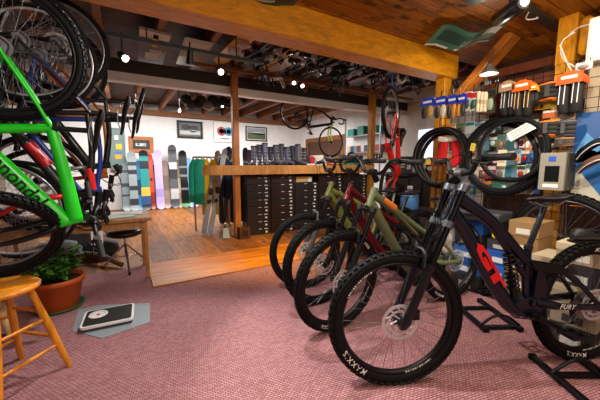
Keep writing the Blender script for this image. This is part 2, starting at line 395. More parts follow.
def bar_assembly(parent, base, g, gripcol, barm, mxs):
    """flat riser bar: g has bar centre, width, rise; mxs = steering matrix"""
    bx_, bz = g['bar']; w = g['bw']/2
    m = MB(); m.xf = mxs
    if g.get('drop'):
        for sy in (-1, 1):
            m.tube(catmull([(bx_, 0, bz), (bx_, sy*.14, bz+.002), (bx_+.01, sy*.20, bz), (bx_+.08, sy*.21, bz-.005), (bx_+.095, sy*.215, bz-.05), (bx_+.06, sy*.22, bz-.12), (bx_-.02, sy*.22, bz-.135)]), .0145, 8)
        bar = m.build('handlebar', barm, parent)
        for sy in (-1, 1):
            h = MB(); h.xf = mxs; h.tube(catmull([(bx_+.06, sy*.21, bz+.005), (bx_+.11, sy*.21, bz+.03), (bx_+.13, sy*.21, bz+.02)]), [.016]*7+[.017]*5+[.012], 8)
            h.tube(catmull([(bx_+.125, sy*.21, bz+.01), (bx_+.135, sy*.213, bz-.04), (bx_+.105, sy*.22, bz-.1)]), .005, 6)
            h.build('brake_lever', BLK, bar)
    else:
        m.tube(catmull([(bx_-.035, -w, bz+.0), (bx_-.008, -w*.45, bz), (bx_, -.08, bz-g.get('rise', .02)), (bx_, .08, bz-g.get('rise', .02)), (bx_-.008, w*.45, bz), (bx_-.035, w, bz)]), .0135, 10)
        bar = m.build('handlebar', barm, parent)
        for sy in (-1, 1):
            q = MB(); q.xf = mxs
            q.tube([(bx_-.036, sy*(w+.004), bz), (bx_-.022, sy*(w-.135), bz)], .0175, 10); q.build('grip', gripcol, bar)
            l = MB(); l.xf = mxs; y0 = w-.15
            l.box((bx_-.01, sy*(y0-.01), bz-.004), (.035, .03, .032)); l.tube([(bx_+.005, sy*(y0-.012), bz-.008), (bx_+.035, sy*(y0-.03), bz-.018)], .011, 8)
            l.tube(catmull([(bx_+.03, sy*(y0-.02), bz-.014), (bx_+.04, sy*(y0+.02), bz-.022), (bx_+.022, sy*(y0+.085), bz-.03)]), .0055, 6)
            l.build('brake_lever', BLK, bar)
            l = MB(); l.xf = mxs
            l.tube(catmull([(bx_+.02, sy*(y0-.03), bz-.014), (bx_+.10, sy*.16, bz+.02), (bx_+.12, sy*.04, bz-.05), (g['hb'][0]+.05, sy*.03, g['hb'][1]+.02), (g['hb'][0]+.055, .055, g['hb'][1]-.13)]), .0027, 5)
            l.build('brake_hose', BLK, bar)
    s = MB(); s.xf = mxs; ht = g['st']
    s.tube([(ht[0], 0, ht[1]), (bx_, 0, bz-g.get('rise', .02) if not g.get('drop') else bz)], [.024, .022], 10)
    s.tube([(bx_, -.028, bz-g.get('rise', .02)), (bx_, .028, bz-g.get('rise', .02))], .022, 12)
    s.build('stem', g.get('stem_m', BLK), parent)
    return bar
def make_bike(name, label, group, mx, g):
    root = empty(name, mx=mx); tag(root, label, 'bicycle', group)
    R = g['R']; fx = g['fx']; hb, ht = Vector((g['hb'][0], 0, g['hb'][1])), Vector((g['ht'][0], 0, g['ht'][1]))
    d = (ht-hb).normalized()
    mxs = Matrix.Translation(hb) @ Matrix.Rotation(g.get('steer', 0), 4, d) @ Matrix.Translation(-hb)
    w = g.get('w', .06); kn = g.get('knobs', 0)
    if g.get('fwheel', True):
        make_wheel('front_wheel', root, R, w, kn, g['rim'], mxs @ Matrix.Translation((fx, 0, R)) @ Matrix.Rotation(.2, 4, 'Y'), True, g.get('spokes', 28), g.get('disc', True), g.get('ttext'), g.get('rub', RUB), g.get('rimw', .022), BLK, WHT, g.get('marks'))
    make_wheel('rear_wheel', root, R, w, kn, g['rim'], Matrix.Translation((0, 0, R)), False, g.get('spokes', 28), g.get('disc', True), g.get('rtext', g.get('ttext')), g.get('rub', RUB), g.get('rimw', .022), BLK, WHT, g.get('marks'))
    # fork
    f = MB(); f.xf = mxs; ax = Vector((fx, 0, R)); fm = g['fork_m']
    n = Vector((d.z, 0, -d.x))     # forward normal of the steering axis
    off = (ax-hb).dot(n)
    if g['fork'] == 'rigid':
        f.tube([hb+Vector((0, 0, .01)), hb-d*.03], .022, 10)
        for sy in (-1, 1):
            f.tube(catmull([hb-d*.02, hb-d*.05+Vector((0, sy*.035, 0)), hb-d*.2+n*.01+Vector((0, sy*.048, 0)), ax+Vector((0, sy*.05, 0))]), [.018]*3+[.016]*10+[.014]*5+[.010], 8)
        fo = f.build('fork', fm, root)
    else:
        lo = off*.75; top = hb-d*.03+n*lo*.6
        axl = ax-n*(off-lo*.6); Ltot = (top-axl).length; sp = .066
        for sy in (-1, 1):
            y = Vector((0, sy*sp, 0))
            f.tube([axl-d*.015+y, axl+d*.02+y, axl+d*.06+y, axl+d*(Ltot*.58)+y, axl+d*(Ltot*.60)+y], [.016, .026, .023, .025, .027], 12)
            f.box(axl+y+n*.012, (.035, .022, .05), Matrix.Rotation(0, 3, 'Y'))
        arch = [axl+d*(Ltot*.55)+n*.03+Vector((0, -sp, 0)), axl+d*(Ltot*.68)+n*.045+Vector((0, -sp*.7, 0)), axl+d*(Ltot*.70)+n*.045, axl+d*(Ltot*.68)+n*.045+Vector((0, sp*.7, 0)), axl+d*(Ltot*.55)+n*.03+Vector((0, sp, 0))]
        f.tube(catmull(arch), .013, 8)
        fo = f.build('fork', fm, root)
        s = MB(); s.xf = mxs; up = (ht-hb).length+.05 if g['fork'] == 'dual' else 0
        for sy in (-1, 1):
            y = Vector((0, sy*sp, 0)); s.tube([axl+d*(Ltot*.55)+y, top+d*(up+.0)+y], .0175 if g['fork'] != 'dual' else .0195, 12)
        s.build('stanchions', g.get('stan_m', mat('#2a2a2e', .12, .8)), fo)
        c = MB(); c.xf = mxs
        for lev in ([0, up-.02] if g['fork'] == 'dual' else [0]):
            cc = top+d*lev
            c.tube([cc+Vector((0, -sp, 0)), cc-n*lo*.6+Vector((0, -.02, 0)), cc-n*lo*.6+Vector((0, .02, 0)), cc+Vector((0, sp, 0))], [.023, .024, .024, .023], 10)
            for sy in (-1, 1): c.tube([cc-d*.018+Vector((0, sy*sp, 0)), cc+d*.018+Vector((0, sy*sp, 0))], .0265, 12)
        c.build('fork_crown', g.get('crown_m', BLK), fo)
        k = MB(); k.xf = mxs; k.box(axl+d*.07-n*.03+Vector((0, .052, 0)), (.05, .03, .055)); k.build('brake_caliper', BLK, fo)
    # frame
    F = MB(); bb = V2(g['bb']); sc = V2(g['sc']); ra = Vector((0, 0, R))
    F.tube([hb-d*.01, hb+d*.03, ht-d*.03, ht+d*.01], [.029, .026, .025, .028], 12)
    pth = catmull(g['down'], 5) if 'down' in g else [hb+d*.02, bb]
    pth = [Vector((p[0], 0, p[1])) if len(p) == 2 else p for p in pth] if 'down' not in g else catmull([V2(p) for p in g['down']], 5)
    rd = g.get('rd', .036); F.tube(pth, [rd]*len(pth), 14, True, None, g.get('dflat', .85))
    pt = catmull([V2(p) for p in g['top']], 5); rt = g.get('rt', .028)
    F.tube(pt, [rt*(1.15-.35*i/(len(pt)-1)) for i in range(len(pt))], 12)
    F.tube([bb, V2(g.get('stm', g['sc'])), sc], [g.get('rs', .02)]*3, 10)
    F.tube([bb+Vector((0, -.045, 0)), bb+Vector((0, .045, 0))], g.get('bbr', .03), 14)
    fr = None
    if g['rear'] == 'hard':
        for sy in (-1, 1):
            F.tube(catmull([bb+Vector((0, sy*.03, 0)), bb*.6+ra*.4+Vector((0, sy*.05, 0)), ra+Vector((0, sy*.065, 0))]), [.013]*6+[.011]*6+[.012], 8)
            F.tube(catmull([sc+Vector((0, sy*.018, -.01)), sc*.6+ra*.4+Vector((0, sy*.045, 0)), ra+Vector((0, sy*.065, 0))]), [.010]*13, 8)
        fr = F.build('frame', g['frame_m'], root)
    else:
        for sy in (-1, 1):   # gusset plates that carry the shock
            F.tube([V2(g['top'][1])+Vector((0, sy*.012, -.01)), V2(g['stm'])+Vector((0, sy*.012, 0))], .012, 8)
        if 'tunnel' in g:
            o2 = [(p[0], p[1]) for p in g['tunnel']]
            F.prism(o2, .075, Matrix(((1, 0, 0, 0), (0, 0, -1, 0), (0, 1, 0, 0), (0, 0, 0, 1))))
        fr = F.build('frame', g['frame_m'], root)
        W = MB(); pv = V2(g['pivot']); rk = V2(g['rocker']); rk2 = V2(g['rocker2'])
        for sy in (-1, 1):
            W.tube(catmull([pv+Vector((0, sy*.04, 0)), pv*.55+ra*.45+Vector((0, sy*.06, -.012)), ra+Vector((0, sy*.075, 0))]), [.026]*5+[.02]*7+[.018], 10, True, None, .55)
            W.tube(catmull([rk+Vector((0, sy*.035, 0)), rk*.5+ra*.5+Vector((0, sy*.055, .015)), ra+Vector((0, sy*.075, 0))]), [.020]*5+[.015]*7+[.016], 10, True, None, .6)
            W.lathe([(0, sy*.068), (.03, sy*.068), (.03, sy*.08), (0, sy*.08)], ra, n=14)
        W.tube([pv+Vector((0, -.05, 0)), pv+Vector((0, .05, 0))], .032, 12)
        W.build('swingarm', g.get('swing_m', g['frame_m']), root)
        K = MB()
        for sy in (-1, 1):
            K.prism([(rk.x+.0, rk.z+.02), (rk.x-.022, rk.z), (rk.x+.01, rk.z-.022), (rk2.x+.01, rk2.z-.022), (rk2.x+.025, rk2.z), (rk2.x, rk2.z+.022)], .012, Matrix(((1, 0, 0, 0), (0, 0, -1, sy*.045), (0, 1, 0, 0), (0, 0, 0, 1))))
        K.tube([rk2+Vector((0, -.05, 0)), rk2+Vector((0, .05, 0))], .014, 10)
        K.build('rocker_link', g.get('link_m', BLK), root)
        s0, s1 = V2(g['sh0']), V2(g['sh1']); dd = s1-s0; L = dd.length; dd.normalize(); e1 = Vector((0, 1, 0)); e2 = dd.cross(e1)
        Q = MB(); Q.tube([s0, s1], .010, 10); Q.tube([s0+dd*L*.5, s1], .021, 12)
        so = Q.build('shock', g.get('shock_m', BLK), root)
        C = MB()
        if g.get('coil'):
            C.tube([s0+dd*L*(.14+.66*i/130)+(e1*math.cos(i*.385)+e2*math.sin(i*.385))*.030 for i in range(131)], .0055, 6)
            C.build('coil_spring', g.get('coil_m', BLK), so)
        else:
            C.tube([s0+dd*L*.45, s0+dd*L*.8], .026, 12); C.tube([s0+dd*L*.5+e2*.05, s0+dd*L*.85+e2*.05], .018, 10); C.build('air_can', g.get('coil_m', BLK), so)
    # seat post, saddle
    sd = g['seat']; dr = Vector((sd[0]-g['sc'][0], 0, sd[1]-g['sc'][1]))
    spn = MB(); spn.tube([sc-dr*.15, V2(sd)-Vector((0, 0, .04))], .0155, 10); po = spn.build('seat_post', g.get('post_m', BLK), root)
    cl = MB(); cl.tube([sc-dr.normalized()*.012, sc+dr.normalized()*.014], g.get('rs', .02)+.003, 12); cl.build('seat_clamp', g.get('clamp_m', BLK), po)
    add_saddle(root, sd, g.get('saddle_m', BLK))
    bar_assembly(root, hb, g, g.get('grip_m', GRIPM), g.get('bar_m', BLK), mxs)
    # cranks
    c = MB(); rr = g.get('ring_r', .065)
    c.lathe([(rr-.012, -.052), (rr, -.052), (rr, -.048), (rr-.012, -.048)], bb, n=40, closed=True, smooth=False)
    for i in range(5):
        a = 2*math.pi*i/5; c.tube([bb+Vector((0, -.05, 0)), bb+Vector((rr*.92*math.cos(a), -.05, rr*.92*math.sin(a)))], .007, 6)
    co = c.build('chainring', ALU, root)
    ca = g.get('crank', -.15)
    for sy, an in ((1, ca), (-1, ca+math.pi)):
        a_ = MB(); e = bb+Vector((.172*math.cos(an), sy*.085, .172*math.sin(an)))
        a_.tube([bb+Vector((0, sy*.05, 0)), bb+Vector((0, sy*.072, 0)), bb+Vector((0, sy*.074, 0))], .02, 12)
        a_.tube([bb+Vector((0, sy*.07, 0)), e], [.017, .012], 8); k = a_.build('crank_arm', BLK, root)
        p = MB(); pc = e+Vector((0, sy*.065, 0))
        p.box(pc+Vector((0, 0, 0)), (.10, .016, .016)); p.box(pc+Vector((.044, 0, 0)), (.012, .095, .018)); p.box(pc+Vector((-.044, 0, 0)), (.012, .095, .018)); p.box(pc+Vector((0, sy*.042, 0)), (.09, .012, .018)); p.box(pc-Vector((0, sy*.042, 0)), (.09, .012, .018))
        p.tube([e, pc], .008, 8); p.build('pedal', g.get('pedal_m', DKM), k)
    ch = MB(); y = -.045
    loop = [bb+Vector((rr*math.cos(t), y, rr*math.sin(t))) for t in [math.pi*.5-math.pi*i/8 for i in range(9)]]
    loop += [Vector((.03, y, R-.17)), Vector((0, y, R-.17)), Vector((.02, y, R-.09)), Vector((-.03, y, R-.03)), Vector((-.045, y, R)), Vector((-.02, y, R+.04)), Vector((0, y, R+.043))]
    ch.tube(loop+[loop[0]], .0035, 5); ch.build('chain', DKM, root)
    de = MB(); de.tube([(0, -.07, R-.02), (.015, -.07, R-.07), (.02, -.06, R-.11), (.02, -.05, R-.17)], [.014, .016, .012, .008], 8); de.build('derailleur', BLK, root)
    for (nm, p0, p1, r_, mm) in g.get('bands', []):
        k = MB(); k.tube([V2(p0), V2(p1)], r_, 12); k.build(nm, mm, fr)
    # lettering on the tubes
    for (word, p0, p1, sz, colm, y0, sd_, kw) in g.get('decals', []):
        t = MB(); a, b = V2(p0), V2(p1)
        for side in (1, -1):
            q0, q1 = (a, b) if side > 0 else (b, a)
            ex = (q1-q0).normalized(); ey = Vector((-ex.z, 0, ex.x)) if side < 0 else Vector((ex.z, 0, -ex.x))
            mid = (a+b)/2
            t.text(word, sz, lambda x, y, ex=ex, ey=ey, side=side: mid+ex*x+ey*y+Vector((0, side*y0, 0)), None, **kw)
        t.build('lettering', colm, root)
    return root
def side_mx(front, rear_dir):
    """front-wheel contact point and the ground direction from the front wheel to the rear wheel"""
    f = -Vector((rear_dir[0], rear_dir[1], 0)).normalized(); return f
def park(front, rear, fx, lean=0):
    front = Vector((front[0], front[1], 0)); f = (front-Vector((rear[0], rear[1], 0))).normalized()
    org = front-f*fx; z = Vector((0, 0, 1)); y = z.cross(f)
    m = Matrix((f, y, z)).transposed().to_4x4(); m.translation = org
    return m @ Matrix.Rotation(lean, 4, 'X')
# ---- the row of mountain bikes
MTB = dict(R=.375, w=.062, fx=1.22, bb=(.435, .345), hb=(.945, .92), ht=(.892, 1.04), st=(.878, 1.10), bar=(.925, 1.26), bw=.76,
           sc=(.30, .68), stm=(.345, .56), top=[(.905, 1.00), (.70, .87), (.33, .64)], down=[(.93, .94), (.78, .72), (.56, .42), (.435, .345)],
           seat=(.19, .94), rear='fs', pivot=(.42, .42), rocker=(.24, .60), rocker2=(.44, .64), sh0=(.46, .62), sh1=(.56, .44),
           fork='single', fork_m=BLK, rim=BLK, rd=.038, steer=0, rise=.09)
def G(**k): g = dict(MTB); g.update(k); return g
MAX = [('MAXXIS', -32, .042)]
BLACKF = mat('#0a1122', .2); REDD = mat('#e01a22', .4)
fury = G(knobs=58, fork='dual', fork_m=mat('#0d0e12', .28), fx=1.27, hb=(1.0, .93), ht=(.935, 1.09), st=(.905, 1.15), rise=.07, bar=(.93, 1.25), frame_m=BLACKF, rd=.042, rt=.034,
         stan_m=mat('#111216', .1, .6), crown_m=mat('#5f6670', .35, .7), stem_m=mat('#8f949c', .35, .8),
         top=[(.95, 1.05), (.74, .92), (.55, .74), (.44, .64)], down=[(.975, .97), (.86, .83), (.70, .58), (.56, .40), (.435, .345)], sc=(.46, .74), stm=(.46, .56), seat=(.37, 1.03),
         coil=True, coil_m=mat('#16171a', .3, .6), sh0=(.60, .76), sh1=(.52, .42), tunnel=[(.56, .42), (.44, .31), (.36, .36), (.34, .50), (.38, .62), (.42, .62), (.43, .46)],
         swing_m=BLACKF, post_m=mat('#10182a', .3, .3), ttext=MAX, rtext=[('MAXXIS', -78, .036), ('MAXXIS', 100, .036)], marks=[(38, 14), (-118, 12)], steer=R_(-4), bw=.62, crank=-2.7,
         decals=[('FURY', (.33, .405), (.15, .385), .040, WHT, .078, 1, dict(bold=.0012, spacing=1.15, shear=.3)),
                 ('GT', (.835, .795), (.655, .52), .072, REDD, .040, 1, dict(bold=.005, sx=3.3, spacing=.92))])
f0 = on_z(394, 381, 0); r0 = on_z(607, 354, 0)
make_bike('mountain_bike', 'black mountain bike with red letters on the down tube, nearest of the row', 'mountain bikes parked in a row', park(f0, r0, 1.27), fury)
SAGE = mat('#63704e', .35); OLV = mat('#6a7030', .35); REDF = mat('#640c17', .25, .3)
TT = [('MAXXIS', -60, .030), ('MAXXIS', 140, .03)]
f1 = on_z(338, 329, 0)
make_bike('mountain_bike', 'sage green mountain bike with orange stripe on top tube, second in the row', 'mountain bikes parked in a row',
          park(f1, f1+Vector((1, -.10, 0)), 1.20), G(knobs=50, frame_m=SAGE, fx=1.20, rd=.040, ttext=TT, steer=R_(8), swing_m=SAGE, link_m=BLK,
          marks=[(40, 10), (-150, 10)], bands=[('orange_stripe', (.82, .955), (.70, .882), .0325, mat('#d9792a', .4))]))
f2 = on_z(321, 303, 0)
make_bike('mountain_bike', 'dark red mountain bike with black fork, third from the front of the row', 'mountain bikes parked in a row',
          park(f2, f2+Vector((1, -.06, 0)), 1.20), G(knobs=44, frame_m=REDF, fx=1.20, steer=R_(4), swing_m=BLK))
f3 = on_z(306, 287, 0)
make_bike('mountain_bike', 'olive yellow mountain bike with slim grey fork, rearmost of the row', 'mountain bikes parked in a row',
          park(f3, f3+Vector((1, -.12, 0)), 1.18), G(knobs=0, frame_m=OLV, fx=1.18, steer=R_(-5), fork_m=mat('#55585c', .35, .3), rear='hard', top=[(.905, .965), (.6, .83), (.31, .67)], rd=.04))
# ---- floor stands under the row
def stand(p, ang, label, L=.62, gap=.15):
    o = empty('bike_stand', (p[0], p[1], 0), ang); tag(o, label, 'bike stand', 'black bike floor stands')
    for sy in (-1, 1):
        MB().box((0, sy*gap, .018), (L, .035, .03)).build('rail', DKM, o, .004)
        for sx in (-1, 1): MB().box((sx*(L/2+.012), sy*gap, .019), (.03, .042, .037)).build('end_cap', RUB, o, .005)
    m = MB(); m.tube(catmull([(-.2, -.15, .03), (-.2, -.05, .10), (-.2, .05, .10), (-.2, .15, .03)]), .01, 8)
    m.box((.1, 0, .018), (.03, .3, .02)); m.box((-.2, 0, .018), (.03, .3, .02)); m.build('wheel_hoop', DKM, o)
def stand_at(n0, n1, d0, d1, label, L):
    """n0, n1: the near ends of the two rails, d0-d1: floor pixels along a rail"""
    a, b, d = on_z(*n0, 0), on_z(*n1, 0), (on_z(*d1, 0)-on_z(*d0, 0)).normalized(); s_ = (b-a); side = s_-d*s_.dot(d); g_ = side.length/2
    mid = (a+b)/2+d*(L/2); stand((mid.x, mid.y), math.atan2(d.y, d.x), label, L, g_)
stand_at((567, 389), (547, 339), (547, 339), (600, 377), 'black tubular floor stand at the rear wheel of the nearest mountain bike', .7)
stand_at((484, 331), (519, 331), (484, 331), (462, 312), 'black floor stand behind the front wheel of the nearest bike, under the green bike', .45)

# ---- bikes hung by the rear wheel on the left: nose down, saddle to the right
def hang(px, py, Y, tilt=R_(10), yaw=0, R=.355):
    m = Matrix(((0, 0, 1, 0), (0, 1, 0, 0), (-1, 0, 0, 0), (0, 0, 0, 1))).to_4x4()
    m = Matrix.Rotation(yaw, 4, 'Z') @ m
    m = Matrix.Rotation(tilt, 4, 'Y') @ m
    m.translation = on_y(px, py, Y)-(m.to_3x3() @ Vector((0, 0, R))); return m
GREEN = mat('#1fd321', .3)
HYB = dict(R=.355, w=.045, fx=1.06, bb=(.44, .29), hb=(.90, .66), ht=(.86, .80), st=(.85, .84), bar=(.90, .88), bw=.62, sc=(.33, .74), stm=(.38, .52),
           top=[(.865, .775), (.6, .77), (.335, .715)], seat=(.30, .93), rear='hard', fork='rigid', fork_m=BLK, rim=BLK, rd=.030, rt=.020, rs=.017, knobs=0, rise=.0, rimw=.018)
def Hy(**k): g = dict(HYB); g.update(k); return g
GRP = 'bikes hung nose down on the left wall rack'
make_bike('hanging_bike', 'bright green bike with black lettering hanging nose down, nearest on the left', GRP, hang(0, 48, 2.22, R=.365),
          Hy(frame_m=GREEN, rd=.040, rt=.034, rs=.026, w=.05, knobs=60, fork_m=BLK, R=.365, crank=.3, steer=R_(42), disc=False, fx=1.02, bb=(.45, .27), sc=(.36, .625), stm=(.40, .46), hb=(.90, .71), ht=(.865, .80), st=(.855, .83), bar=(.90, .87), seat=(.335, .83),
          top=[(.868, .775), (.62, .70), (.36, .61)],
             decals=[('cannondale', (.84, .665), (.50, .33), .10, mat('#06210a', .4), .036, 1, dict(bold=.0016))]))
make_bike('hanging_bike', 'red and black road bike with pale rims hanging nose down behind the green one', GRP, hang(22, 42, 2.50),
          Hy(frame_m=mat('#17171b', .3), fork_m=mat('#c8161c', .3), bands=[('red_panel', (.84, .80), (.70, .765), .024, mat('#d0181e', .3)), ('red_panel', (.42, .40), (.40, .50), .021, mat('#d0181e', .3)), ('red_panel', (.60, .44), (.72, .55), .033, mat('#d0181e', .3)), ('red_panel', (.28, .67), (.08, .44), .014, mat('#d0181e', .3))], drop=True, bar=(.95, .84), bw=.42, w=.03, R=.345, rim=mat('#b6bac0', .3, .6), disc=False))
make_bike('hanging_bike', 'blue and white road bike hanging nose down between the red bike and the black one', GRP, hang(40, 58, 2.78),
          Hy(rd=.022, rt=.016, frame_m=mat('#1c3c94', .3), fork_m=WHT, drop=True, bar=(.95, .84), bw=.42, w=.032, R=.345, rim=mat('#c8cace', .3, .6), disc=False, seat=(.29, .97)))
make_bike('hanging_bike', 'matt black bike with silver fork hanging nose down, third behind the green one', GRP, hang(56, 44, 3.05),
          Hy(frame_m=mat('#1a1b1f', .3), fork_m=mat('#a8acb2', .3, .6), w=.045, seat=(.29, .97), rim=ALU))
make_bike('hanging_bike', 'orange bike hanging nose down, farthest back on the left rack', GRP, hang(58, 66, 3.32),
          Hy(rd=.024, frame_m=mat('#c8781a', .3), fork_m=mat('#c8161c', .3), drop=True, bar=(.95, .84), bw=.42, w=.032, seat=(.29, 1.0), disc=False))
rk = empty('bike_rack', (-1.1, 2.1, 0)); tag(rk, 'black steel rack holding the hung bikes on the left', 'rack')
m = MB(); m.tube([(0, -.1, 2.28), (0, 1.5, 2.28)], .018, 8); m.build('top_bar', DKM, rk)
for y in (-.08, 1.45): MB().tube([(-.02, y, 0), (-.02, y, 2.7)], .02, 8).build('upright', DKM, rk)
for k in range(5):
    y = .12+.28*k
    MB().tube(catmull([(0, y+.03, 2.28), (.06, y+.03, 2.27), (.12, y+.03, 2.22), (.14, y, 2.17), (.2, y-.02, 2.20)]), .006, 6).build('hook', mat('#2a55c8', .4), rk)

# ---- bikes hung in the background
road = dict(HYB); road.update(frame_m=BLK, fork_m=mat('#c6e01c', .3), drop=True, bar=(.95, .84), bw=.42, w=.028, R=.34, rim=mat('#303238', .3, .5), disc=False, w_=0)
# hung under the header by its wheels, seen from the side
pa = on_y(294.5, 113, RY+.75); pb = on_y(331, 142, RY+.75)
f = (pb-pa).normalized(); yy = Vector((0, 1, 0)); zz = f.cross(yy)
mm = Matrix((f, yy, zz)).transposed().to_4x4(); mm.translation = pa-zz*.34
_s = (pb-pa).length/1.06
make_bike('hanging_bike', 'black road bike with neon yellow fork hung from the loft above the boot counter', None, mm @ Matrix.Scale(1, 4), dict(road, fx=(pb-pa).length, **({}) ))
for q in (pa, pb):
    s_ = MB(); s_.tube([(0, 0, -.0), (.0, 0, .03), (0, 0, 2.75-q.z-.3)], .006, 6); o_ = s_.build('bike_hook', mat('#2a55c8', .4)); o_.location = q+Vector((0, 0, .30)); tag(o_, 'hook holding the %s wheel of the road bike above the counter' % ('rear' if q is pa else 'front'), 'hook')
red = dict(HYB); red.update(frame_m=mat('#e0241c', .3), fork_m=mat('#e0301c', .3), w=.05, rim=ALU, seat=(.30, .90), rd=.05, rt=.04)
p = on_y(391, 113, 3.0)
# nose down, seen from behind the wheel; ground line turned away
m = Matrix(((0, 0, 1, 0), (0, 1, 0, 0), (-1, 0, 0, 0), (0, 0, 0, 1))).to_4x4()
m = Matrix.Rotation(R_(25), 4, 'Z') @ m
m.translation = p - (m.to_3x3() @ Vector((0, 0, .355)))
make_bike('hanging_bike', 'red bike hung by its rear wheel beside the ceiling post, wheel seen edge-on', None, m, red)
hk = MB(); hk.tube(catmull([(p.x, p.y, 2.45), (p.x, p.y, 2.30), (p.x+.03, p.y, p.z+.35), (p.x, p.y, p.z+.30)]), .008, 6)
tag(hk.build('wall_hook', mat('#2a55c8', .4)), 'blue hook from the beam holding the red bike', 'hook')
# ================================================================ left front corner
YEL = mat('#d98a1e', .35, 0, 'wood')
def spin(p, r): return Vector((p[0], p[1], 0))
# wooden stool
sp = on_z(0, 286, .57); _f = on_z(70, 366, 0)
_az = math.atan2(_f.y-sp.y, _f.x-sp.x); FR = math.hypot(_f.y-sp.y, _f.x-sp.x)
st = empty('wooden_stool', (sp.x, sp.y, 0), _az-math.pi/4); tag(st, 'honey wooden stool with round seat at the left edge beside the potted plant', 'stool')
MB().lathe([(0, .53), (.15, .532), (.168, .545), (.170, .557), (.160, .569), (0, .573)], axis='z', n=40).build('seat', YEL, st)
ft = []
for k in range(4):
    a = math.pi/4+math.pi/2*k; t = Vector((.115*math.cos(a), .115*math.sin(a), .535)); b = Vector((min(FR, .26)*math.cos(a), min(FR, .26)*math.sin(a), 0)); ft.append((t, b))
    MB().tube([b, b.lerp(t, .15), b.lerp(t, .5), t], [.014, .017, .020, .016], 12).build('leg', YEL, st)
for k in range(4):
    for f_ in ((.30, .62) if k % 2 else (.40, .72)):
        p, q = ft[k][1].lerp(ft[k][0], f_), ft[(k+1) % 4][1].lerp(ft[(k+1) % 4][0], f_)
        MB().tube([p, p.lerp(q, .5), q], [.008, .011, .008], 8).build('rung', YEL, st)
# potted plant
pp = on_z(60, 307, 0)
pt_ = empty('potted_plant', (pp.x, pp.y, 0)); tag(pt_, 'leafy green plant in a large terracotta pot on the pink carpet', 'plant')
TERR = mat('#c4571f', .6)
MB().lathe([(0, 0), (.125, 0), (.135, .01), (.178, .225), (.195, .228), (.200, .262), (.192, .272), (.178, .27), (.168, .24), (0, .235)], axis='z', n=40).build('pot', TERR, pt_)
MB().lathe([(0, .0), (.17, .002), (.185, .028), (.178, .028), (.16, .012), (0, .01)], axis='z', n=40).build('saucer', mat('#2e5a2c', .5), pt_)
MB().lathe([(0, .248), (.172, .243)], axis='z', n=24).build('soil', mat('#2b1b12', .9, 0, 'fabric'), pt_)
fo = MB(); stm = MB(); rnd = random.Random(3)
for k in range(70):
    a = rnd.uniform(0, 6.28); r = rnd.uniform(.03, .15); ln = rnd.uniform(.10, .24)
    b = Vector((r*.5*math.cos(a), r*.5*math.sin(a), .24)); tip = Vector((r*1.5*math.cos(a), r*1.5*math.sin(a), .24+ln))
    stm.tube([b, b.lerp(tip, .5)+Vector((0, 0, .02)), tip], .003, 5)
    for q in range(9):
        f_ = .35+.65*q/8; c = b.lerp(tip, f_)+Vector((0, 0, .01)); aa = a+rnd.uniform(-1.8, 1.8); up_ = rnd.uniform(-.2, .7)
        d = Vector((math.cos(aa)*math.cos(up_), math.sin(aa)*math.cos(up_), math.sin(up_))); s_ = d.cross(Vector((0, 0, 1))).normalized(); n = s_.cross(d)
        L = rnd.uniform(.045, .075); W = L*.42
        fo.add([c, c+d*L*.3+s_*W*.85+n*.004, c+d*L*.7+s_*W*.7, c+d*L-n*.012, c+d*L*.7-s_*W*.7, c+d*L*.3-s_*W*.85+n*.004, c+d*L*.5-n*.008],
               [(0, 1, 6), (1, 2, 6), (2, 3, 6), (3, 4, 6), (4, 5, 6), (5, 0, 6)], True, rnd.randint(0, 2))
stm.build('stems', mat('#3c5a22', .6), pt_)
o = fo.build('foliage', [mat('#3f7d2c', .45, 0, 'leaf'), mat('#66a23c', .45, 0, 'leaf'), mat('#1f4a1a', .45, 0, 'leaf')], pt_); o['kind'] = 'stuff'
# scale on a grey mat
gm = [on_z(x, y, .0) for x, y in ((78.3, 310), (101.7, 305.5), (150, 303.5), (150, 322.5), (101.7, 338.8), (72.5, 331.7))]
cx = sum((p for p in gm), Vector())/6
o = MB().prism([(p.x-cx.x, p.y-cx.y) for p in gm], .004, Matrix.Translation((cx.x, cx.y, .003))).build('floor_mat', mat('#8f9aa3', .55))
tag(o, 'six-sided grey sheet lying on the pink carpet under the scale', 'mat')
sc4 = [on_z(x, y, .05) for x, y in ((91.7, 307.5), (129, 302.5), (127.5, 320), (85, 331))]
c = sum((p for p in sc4), Vector())/4
ex = ((sc4[1]-sc4[0])+(sc4[2]-sc4[3])).normalized()
SL = .345; SW = .29
sr = empty('bathroom_scale', (c.x, c.y, .005), math.atan2(ex.y, ex.x)); tag(sr, 'white bathroom scale with black top and round dial on the grey sheet', 'scale')
def rrect(w, h, r, n=5):
    out = []
    for cx_, cy_, a0 in ((w/2-r, h/2-r, 0), (-w/2+r, h/2-r, 90), (-w/2+r, -h/2+r, 180), (w/2-r, -h/2+r, 270)):
        for k in range(n+1):
            a = R_(a0+90*k/n); out.append((cx_+r*math.cos(a), cy_+r*math.sin(a)))
    return out
MB().prism(rrect(SL-.02, SW-.02, .02), .02, Matrix.Translation((0, 0, .011))).build('base', mat('#3a3c40', .5), sr)
MB().prism(rrect(SL, SW, .03), .018, Matrix.Translation((0, 0, .034))).build('body', WHT, sr, .004)
MB().prism(rrect(SL-.03, SW-.03, .022), .003, Matrix.Translation((0, 0, .0445))).build('top_pad', mat('#17181b', .7), sr)
dl = MB().lathe([(0, .049), (.052, .049), (.060, .051), (.066, .046), (.066, .044)], (-.075, .04, 0), 'z', 40).build('dial', mat('#dfe4e6', .2), sr)
MB().lathe([(0, .0505), (.014, .0505), (.014, .049)], (-.072, .03, 0), 'z', 20).build('pointer', mat('#e0245a', .4), dl)
t = MB()
